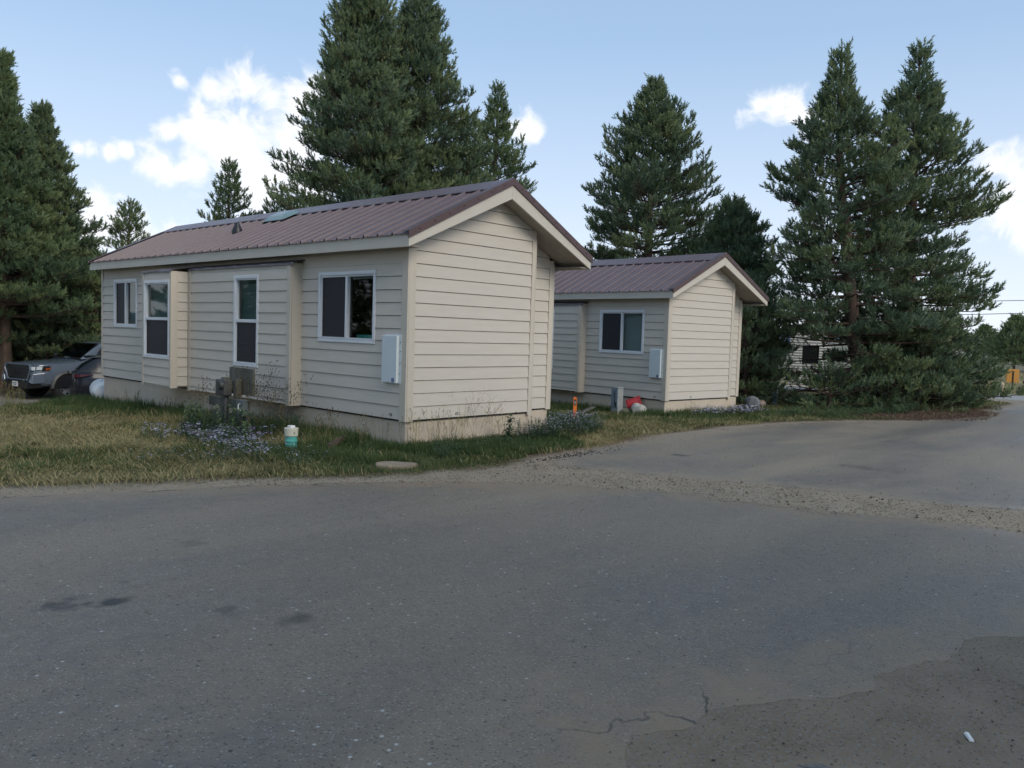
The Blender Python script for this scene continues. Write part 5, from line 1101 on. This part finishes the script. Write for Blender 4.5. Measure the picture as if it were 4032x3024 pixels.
# leafy herbs: stems with lance leaves (and aster heads)
def herb_arrays(pts, seed, h=(.2, .35), nleaf=14, ll=.06, lw=.011, heads=0, head_r=.012, tl=(.1, .8), curl=.4, hspread=.05):
    rr = np.random.default_rng(seed); V = []; T = []; PV = []; PT = []
    for (x, y, z) in pts:
        hh = rr.uniform(*h); la = rr.uniform(0, 6.28); ln = rr.uniform(0, .35)*hh; d0 = np.array([math.cos(la), math.sin(la), 0]); tt = rr.uniform(*tl)
        c = lambda t: np.array([x, y, z])+d0*ln*t*t+np.array([0, 0, hh*t])
        s = np.array([-d0[1], d0[0], 0])*.0022
        for i in range(3):
            a, b = c(i/3), c((i+1)/3); V += [a-s, a+s, b+s, a-s, b+s, b-s]; T += [tt*.6]*6
        for k in range(nleaf):
            t = rr.uniform(.08, 1); a = k*2.4+rr.uniform(-.3, .3); o_ = c(t); l = ll*rr.uniform(.7, 1.2)*(1.1-.45*t); u = np.array([math.cos(a), math.sin(a), 0]); e = rr.uniform(.2, .9)
            mid = o_+(u*math.cos(e)+np.array([0, 0, math.sin(e)]))*l*.5; tip = mid+(u*math.cos(e-curl-.4)+np.array([0, 0, math.sin(e-curl-.4)]))*l*.5; w = np.cross(u, [0, 0, 1])*lw*.5
            V += [o_, mid+w, mid-w, mid-w, mid+w, tip]; q = min(1, max(0, tt+rr.normal(0, .15))); T += [q]*6
        for k in range(heads):
            o_ = c(1)+np.array([rr.normal(0, hspread), rr.normal(0, hspread), rr.normal(.0, hspread*.35)]); a, b = c(.75), o_; V += [a-s*.6, a+s*.6, b+s*.4, a-s*.6, b+s*.4, b-s*.4]; T += [tt*.6]*6
            nn = np.array([rr.normal(0, .3), rr.normal(0, .3), 1]); nn /= np.linalg.norm(nn); ax = np.cross(nn, [1, 0, .2]); ax /= np.linalg.norm(ax); ay = np.cross(nn, ax); R = head_r*rr.uniform(.75, 1.25); pt = rr.uniform(0, 1)
            for p in range(7):
                a0 = p*2*PI/7; a1 = a0+.55; PV += [o_, o_+(ax*math.cos(a0)+ay*math.sin(a0))*R+nn*.003, o_+(ax*math.cos(a1)+ay*math.sin(a1))*R+nn*.003]; PT += [pt]*3
    return np.array(V), np.array(T), np.array(PV) if PV else None, np.array(PT) if PV else None
def patch(name, label, cat, spots, seed, dens, **k):
    """spots: (x, y, rx, ry); one mass of many stems"""
    rr = np.random.default_rng(seed); P = []
    for (x, y, rx, ry) in spots:
        n = int(dens*rx*ry*PI); a = rr.uniform(0, 2*PI, n); q = np.sqrt(rr.random(n)); px = x+np.cos(a)*q*rx; py = y+np.sin(a)*q*ry
        ok = off_buildings(px, py); px, py = px[ok], py[ok]; P += list(zip(px, py, H(px, py)))
    V, T, PV, PT = herb_arrays(P, seed, **k); o = npmesh(name, V, 3, T, M['herb'], None); tag(o, label, cat, None, 'stuff')
    if PV is not None: npmesh('flower_heads', PV, 3, PT, M['petal'], o)['kind'] = 'stuff'
    return o
patch('aster_patch', 'bed of pale purple asters in the lawn before the timber meter stand', 'flowers', [(-1.55, 2.35, .40, .65), (-1.75, 1.5, .45, .5), (-1.25, 1.85, .32, .4), (-1.95, .85, .42, .42), (-2.1, .25, .35, .3), (-1.9, 2.9, .3, .6)], 41, 95, h=(.10, .24), nleaf=12, ll=.055, lw=.009, heads=3, head_r=.015, hspread=.04)
patch('aster_patch', 'dark leafy asters gone dull along the right end of the gable skirting', 'flowers', [(2.2, -.40, .55, .26), (2.9, -.30, .55, .34), (3.5, .0, .60, .42), (4.0, .15, .45, .40), (3.3, .35, .3, .3)], 42, 260, h=(.16, .38), nleaf=16, ll=.07, lw=.012, heads=2, head_r=.011, tl=(.0, .55), hspread=.03)
patch('weed_patch', 'broad-leaved green weeds along the gable skirting near the cabin corner', 'weeds', [(.55, -.55, .55, .28), (1.3, -.40, .45, .25), (.15, -.85, .42, .2), (1.5, -.6, .3, .2)], 43, 150, h=(.06, .18), nleaf=12, ll=.085, lw=.014, tl=(.0, .7))
patch('aster_patch', 'pale asters along the skirting of the farther cabin gable', 'flowers', [(9.9, .95, .9, .25), (11.2, .75, .9, .25)], 44, 110, h=(.10, .24), nleaf=12, ll=.06, lw=.012, heads=4, head_r=.022, hspread=.05)
patch('weed_patch', 'low green weeds at the road edge under the right-hand pines', 'weeds', [(13.8, -.7, 1.5, .5), (12.2, .1, 1.2, .5), (15.3, -1.2, 1.0, .4)], 45, 75, h=(.06, .2), nleaf=11, ll=.10, lw=.02, tl=(.3, 1))
patch('weed_patch', 'sprigs of green weeds at the pale aster edge beside the cleanout pipe', 'weeds', [(-1.5, .5, .35, .3), (-2.3, .55, .4, .3), (-1.75, -.1, .5, .3), (-2.8, 1.0, .4, .3)], 46, 90, h=(.06, .14), nleaf=10, ll=.06, lw=.009, heads=1, head_r=.011, tl=(.2, .9))
patch('weed_patch', 'dark undergrowth around the feet of the timber meter stand', 'weeds', [(-.95, 3.0, .40, .75), (-.6, 2.1, .35, .5), (-1.3, 2.9, .3, .6)], 47, 130, h=(.16, .44), nleaf=15, ll=.085, lw=.018, tl=(.0, .5))
# individual upright leafy plants
for i, (x0, y0, h_, lb) in enumerate(((-1.35, 1.72, .44, 'upright bright leafy stalk just left of the cleanout pipe'), (-1.45, 1.98, .50, 'yellowing leafy stalk second left of the cleanout pipe'), (-1.25, 3.5, .50, 'broad-leaved stalk left of the meter stand'), (-1.1, 3.95, .44, 'leafy stalk farthest left of the meter stand'), (-1.35, 3.05, .42, 'leafy stalk at the foot of the meter stand post'), (1.62, -.42, .44, 'single upright dark goldenrod stalk before the gable skirting'))):
    V, T, PV, PT = herb_arrays([(0, 0, 0), (.03, .02, 0), (-.03, .03, 0)], 60+i, h=(h_*.95, h_*1.15), nleaf=26, ll=.14, lw=.038, tl=(.6, 1.0) if i < 5 else (.0, .3), curl=.5)
    o = npmesh('leafy_plant', V, 3, T, M['herb'], None); o.location = P3(x0, y0); tag(o, lb, 'plant', 'upright leafy plants')
# airy knapweed with dark dot heads
def airy(x, y, h, seed, label, n=9, spread=.45, mt='straw', dots=.008, tint=(.0, .5)):
    rr = np.random.default_rng(seed); V = []; T = []
    def seg(a, b, w, t):
        d = np.array([rr.normal(), rr.normal(), 0]); d /= np.linalg.norm(d); V.extend([a-d*w, a+d*w, b+d*w*.8, a-d*w, b+d*w*.8, b-d*w*.8]); T.extend([t]*6)
    def dot(p, t):
        R_ = dots*rr.uniform(.7, 1.3)
        o_ = [p+np.array(q)*R_ for q in ((1, 0, 0), (0, 1, 0), (-1, 0, 0), (0, -1, 0), (0, 0, 1.3), (0, 0, -1.3))]
        for i in range(4):
            for k in (4, 5): V.extend([o_[i], o_[(i+1) % 4], o_[k]]); T.extend([t]*3)
    def grow(p, d, l, lev, t):
        m_ = 3 if lev == 0 else 2
        for i in range(m_):
            d2 = d+np.array([rr.normal(0, .12), rr.normal(0, .12), .05]); d2 /= np.linalg.norm(d2); q = p+d2*l/m_; seg(p, q, .0017 if lev < 2 else .0011, t); p = q; d = d2
            if lev < 2 and (i > 0 or lev > 0):
                for _ in range(2): 
                    a = rr.uniform(0, 6.28); e = d*.7+np.array([math.cos(a), math.sin(a), .2])*.6; e /= np.linalg.norm(e); grow(p, e, l*.42, lev+1, t)
        if lev: dot(p, t)
        if lev == 2: dot(p, t)
    for i in range(n):
        a = rr.uniform(0, 6.28); t = rr.uniform(*tint); d = np.array([math.cos(a)*spread*rr.random(), math.sin(a)*spread*rr.random(), 1]); d /= np.linalg.norm(d); grow(np.array([rr.normal(0, .05), rr.normal(0, .05), 0]), d, h*rr.uniform(.6, 1), 0, t)
    o = npmesh('dry_weed', np.array(V), 3, np.array(T), M[mt], None); o.location = P3(x, y); tag(o, label, 'dry weed', 'airy dry weeds'); return o
airy(-.55, 2.10, .80, 71, 'airy dry weed with dark seed dots right of the meter stand', 10, .9, dots=.008, tint=(.0, .25))
airy(-.95, 2.60, .80, 72, 'tangled dry weed climbing over the meter stand', 9, .7, tint=(.1, .6))
airy(-.8, 3.9, .60, 73, 'airy dry weed left of the meter stand', 7, .8, tint=(.1, .6))
airy(-.55, 1.45, .45, 74, 'thin dry weed between the bay and the cleanout pipe', 5, .9, tint=(.2, .7))
airy(1.12, -.18, .62, 75, 'tall airy dry weed against the gable skirting', 5, .5, dots=.005, tint=(.3, .9))
airy(1.38, -.20, .50, 76, 'shorter airy dry weed right of the tallest one on the gable side', 4, .6, dots=.005, tint=(.3, .9))
airy(-.5, .42, .35, 77, 'fine dry weed in grass before the nearer cabin corner', 5, .7, dots=.005, tint=(.3, .9))
# fallen needles
n = 14000; x, y = scatter(n, 12.6, 21, -3.9, .2, r); q = np.hypot((x-16.8)/3.7, (y+1.7)/1.35); k_ = (q+.25*wob(x, y) < 1) | (np.abs(sdist(x, y, P_LAWN)) < .12); x, y = x[k_], y[k_]; n = len(x)
blades('needle_litter', x, y, r.uniform(.04, .10, n), np.full(n, .010), r.uniform(1.2, 1.6, n), r.random(n), 8, M['litter'], None, H(x, y)+.018)
n = 9000; x, y = scatter(n, -5, 12, -2.3, 1.2, r); k_ = (sdist(x, y, P_LAWN) > -.28) & (sdist(x, y, P_LAWN) < .10+.12*wob(x*2, y*2)); x, y = x[k_], y[k_]; n = len(x)
blades('grass_litter', x, y, r.uniform(.03, .08, n), np.full(n, .006), r.uniform(1.1, 1.6, n), r.uniform(.2, 1, n), 9, M['litter'], None, H(x, y)+.012)
n = 900; x, y = scatter(n, -6, 1.5, -8, -2, r); blades('needle_litter', x, y, r.uniform(.03, .07, n), np.full(n, .0022), np.full(n, 1.5), r.uniform(.3, 1, n), 10, M['litter'], None, H(x, y)+.018)
# distant field tufts
n = 16000; x, y = scatter(n, 28.8, 60, -6, 12, r); k_ = ~inside(x, y, P_CONC); x, y = x[k_], y[k_]; n = len(x); cl = wob(x*.5, y*.5)
k_ = r.random(n) < np.clip(.4+cl, .05, 1); x, y, cl = x[k_], y[k_], cl[k_]; n = len(x)
blades('field_grass', x, y, r.uniform(.08, .28, n), np.full(n, .05), r.uniform(.1, .7, n), np.clip(.65+.35*cl+r.normal(0, .12, n), 0, 1), 12, M['grass'])
# gravel and pebbles
def pebbles(name, x, y, size, seed, mt, lift=.0, kind='stuff'):
    rr = np.random.default_rng(seed); n = len(x); base = np.array([(1, 0, 0), (0, 1, 0), (-1, 0, 0), (0, -1, 0), (0, 0, 1), (0, 0, -1)], float); F0 = np.array([(0, 1, 4), (1, 2, 4), (2, 3, 4), (3, 0, 4), (1, 0, 5), (2, 1, 5), (3, 2, 5), (0, 3, 5)])
    B = base[None]*size[:, None, None]*rr.uniform(.6, 1.25, (n, 6, 1))*np.array([1, 1, .6]); a = rr.uniform(0, 6.28, n); ca, sa = np.cos(a), np.sin(a)
    V = np.stack([B[..., 0]*ca[:, None]-B[..., 1]*sa[:, None], B[..., 0]*sa[:, None]+B[..., 1]*ca[:, None], B[..., 2]], -1)+np.stack([x, y, H(x, y)+lift+size*.3], 1)[:, None]
    F = (F0[None]+np.arange(n)[:, None, None]*6).reshape(-1, 3); o = npmesh(name, V.reshape(-1, 3), 3, np.repeat(rr.random(n), 6), mt, None, F); o['kind'] = kind; return o
M['gravel'] = leafmat('gravel_stones', (.07, .058, .045), (.24, .20, .145), (.40, .345, .265), rough=.85, trans=0)
n = 34000; x, y = scatter(n, -3.2, 4.5, -10, -.6, r); k_ = (sdist(x, y, P_NEAR) > -.12) & (sdist(x, y, P_FAR) > -.10) & (sdist(x, y, P_LAWN) > -.05); x, y = x[k_], y[k_]; n = len(x)
pebbles('gravel', x, y, r.uniform(.003, .009, n)*(1+1.1*(r.random(n) < .06)), 5, M['gravel'], .004)
n = 2600; x, y = scatter(n, -6, -1.5, -8.6, -6.6, r); k_ = sdist(x, y, P_DIRT) < .06; x, y = x[k_], y[k_]; n = len(x)
M['dirt_stones'] = leafmat('dirt_stones', (.03, .028, .026), (.10, .088, .075), (.22, .20, .17), rough=.85, trans=0); pebbles('dirt_stones', x, y, r.uniform(.002, .005, n)*(1+1.0*(r.random(n) < .05)), 6, M['dirt_stones'], .003)
n = 1500; x, y = scatter(n, -6.5, 12, -8, -.8, r); k_ = inside(x, y, P_NEAR) | inside(x, y, P_FAR); x, y = x[k_], y[k_]; n = len(x); q = np.hypot(x-CAM.x, y-CAM.y)
k2 = r.random(n) < np.clip(9/q, .2, 1); x, y, q, n = x[k2], y[k2], q[k2], int(k2.sum()); pebbles('loose_stones', x, y, np.clip(r.uniform(.0008, .0022, n)*q*.5, .003, .010), 7, M['gravel'], .011)
# crumbled asphalt lip at the tip of the parking area
n = 150; x = r.normal(1.5, .6, n); y = -1.62+(x-1.4)*.10+r.normal(0, .07, n); pebbles('asphalt_crumbs', x, y, r.uniform(.006, .019, n), 8, mat('crumb', (.045, .046, .05), .9), .004)
b = MB(); b.hexa([(-.035, -.008, 0), (.03, -.010, 0), (.035, .008, 0), (-.03, .009, 0), (-.03, -.006, .008), (.025, -.007, .012), (.03, .005, .012), (-.026, .007, .007)]); o = b.obj('paper_scrap', M['white'], None); o.location = P3(-3.32, -7.63, .004); o.rotation_euler = (0, 0, .6); tag(o, 'small white scrap lying in the dirt at the lower right', 'litter')
# ground cover of dark broken edge pieces is part of the sheets above
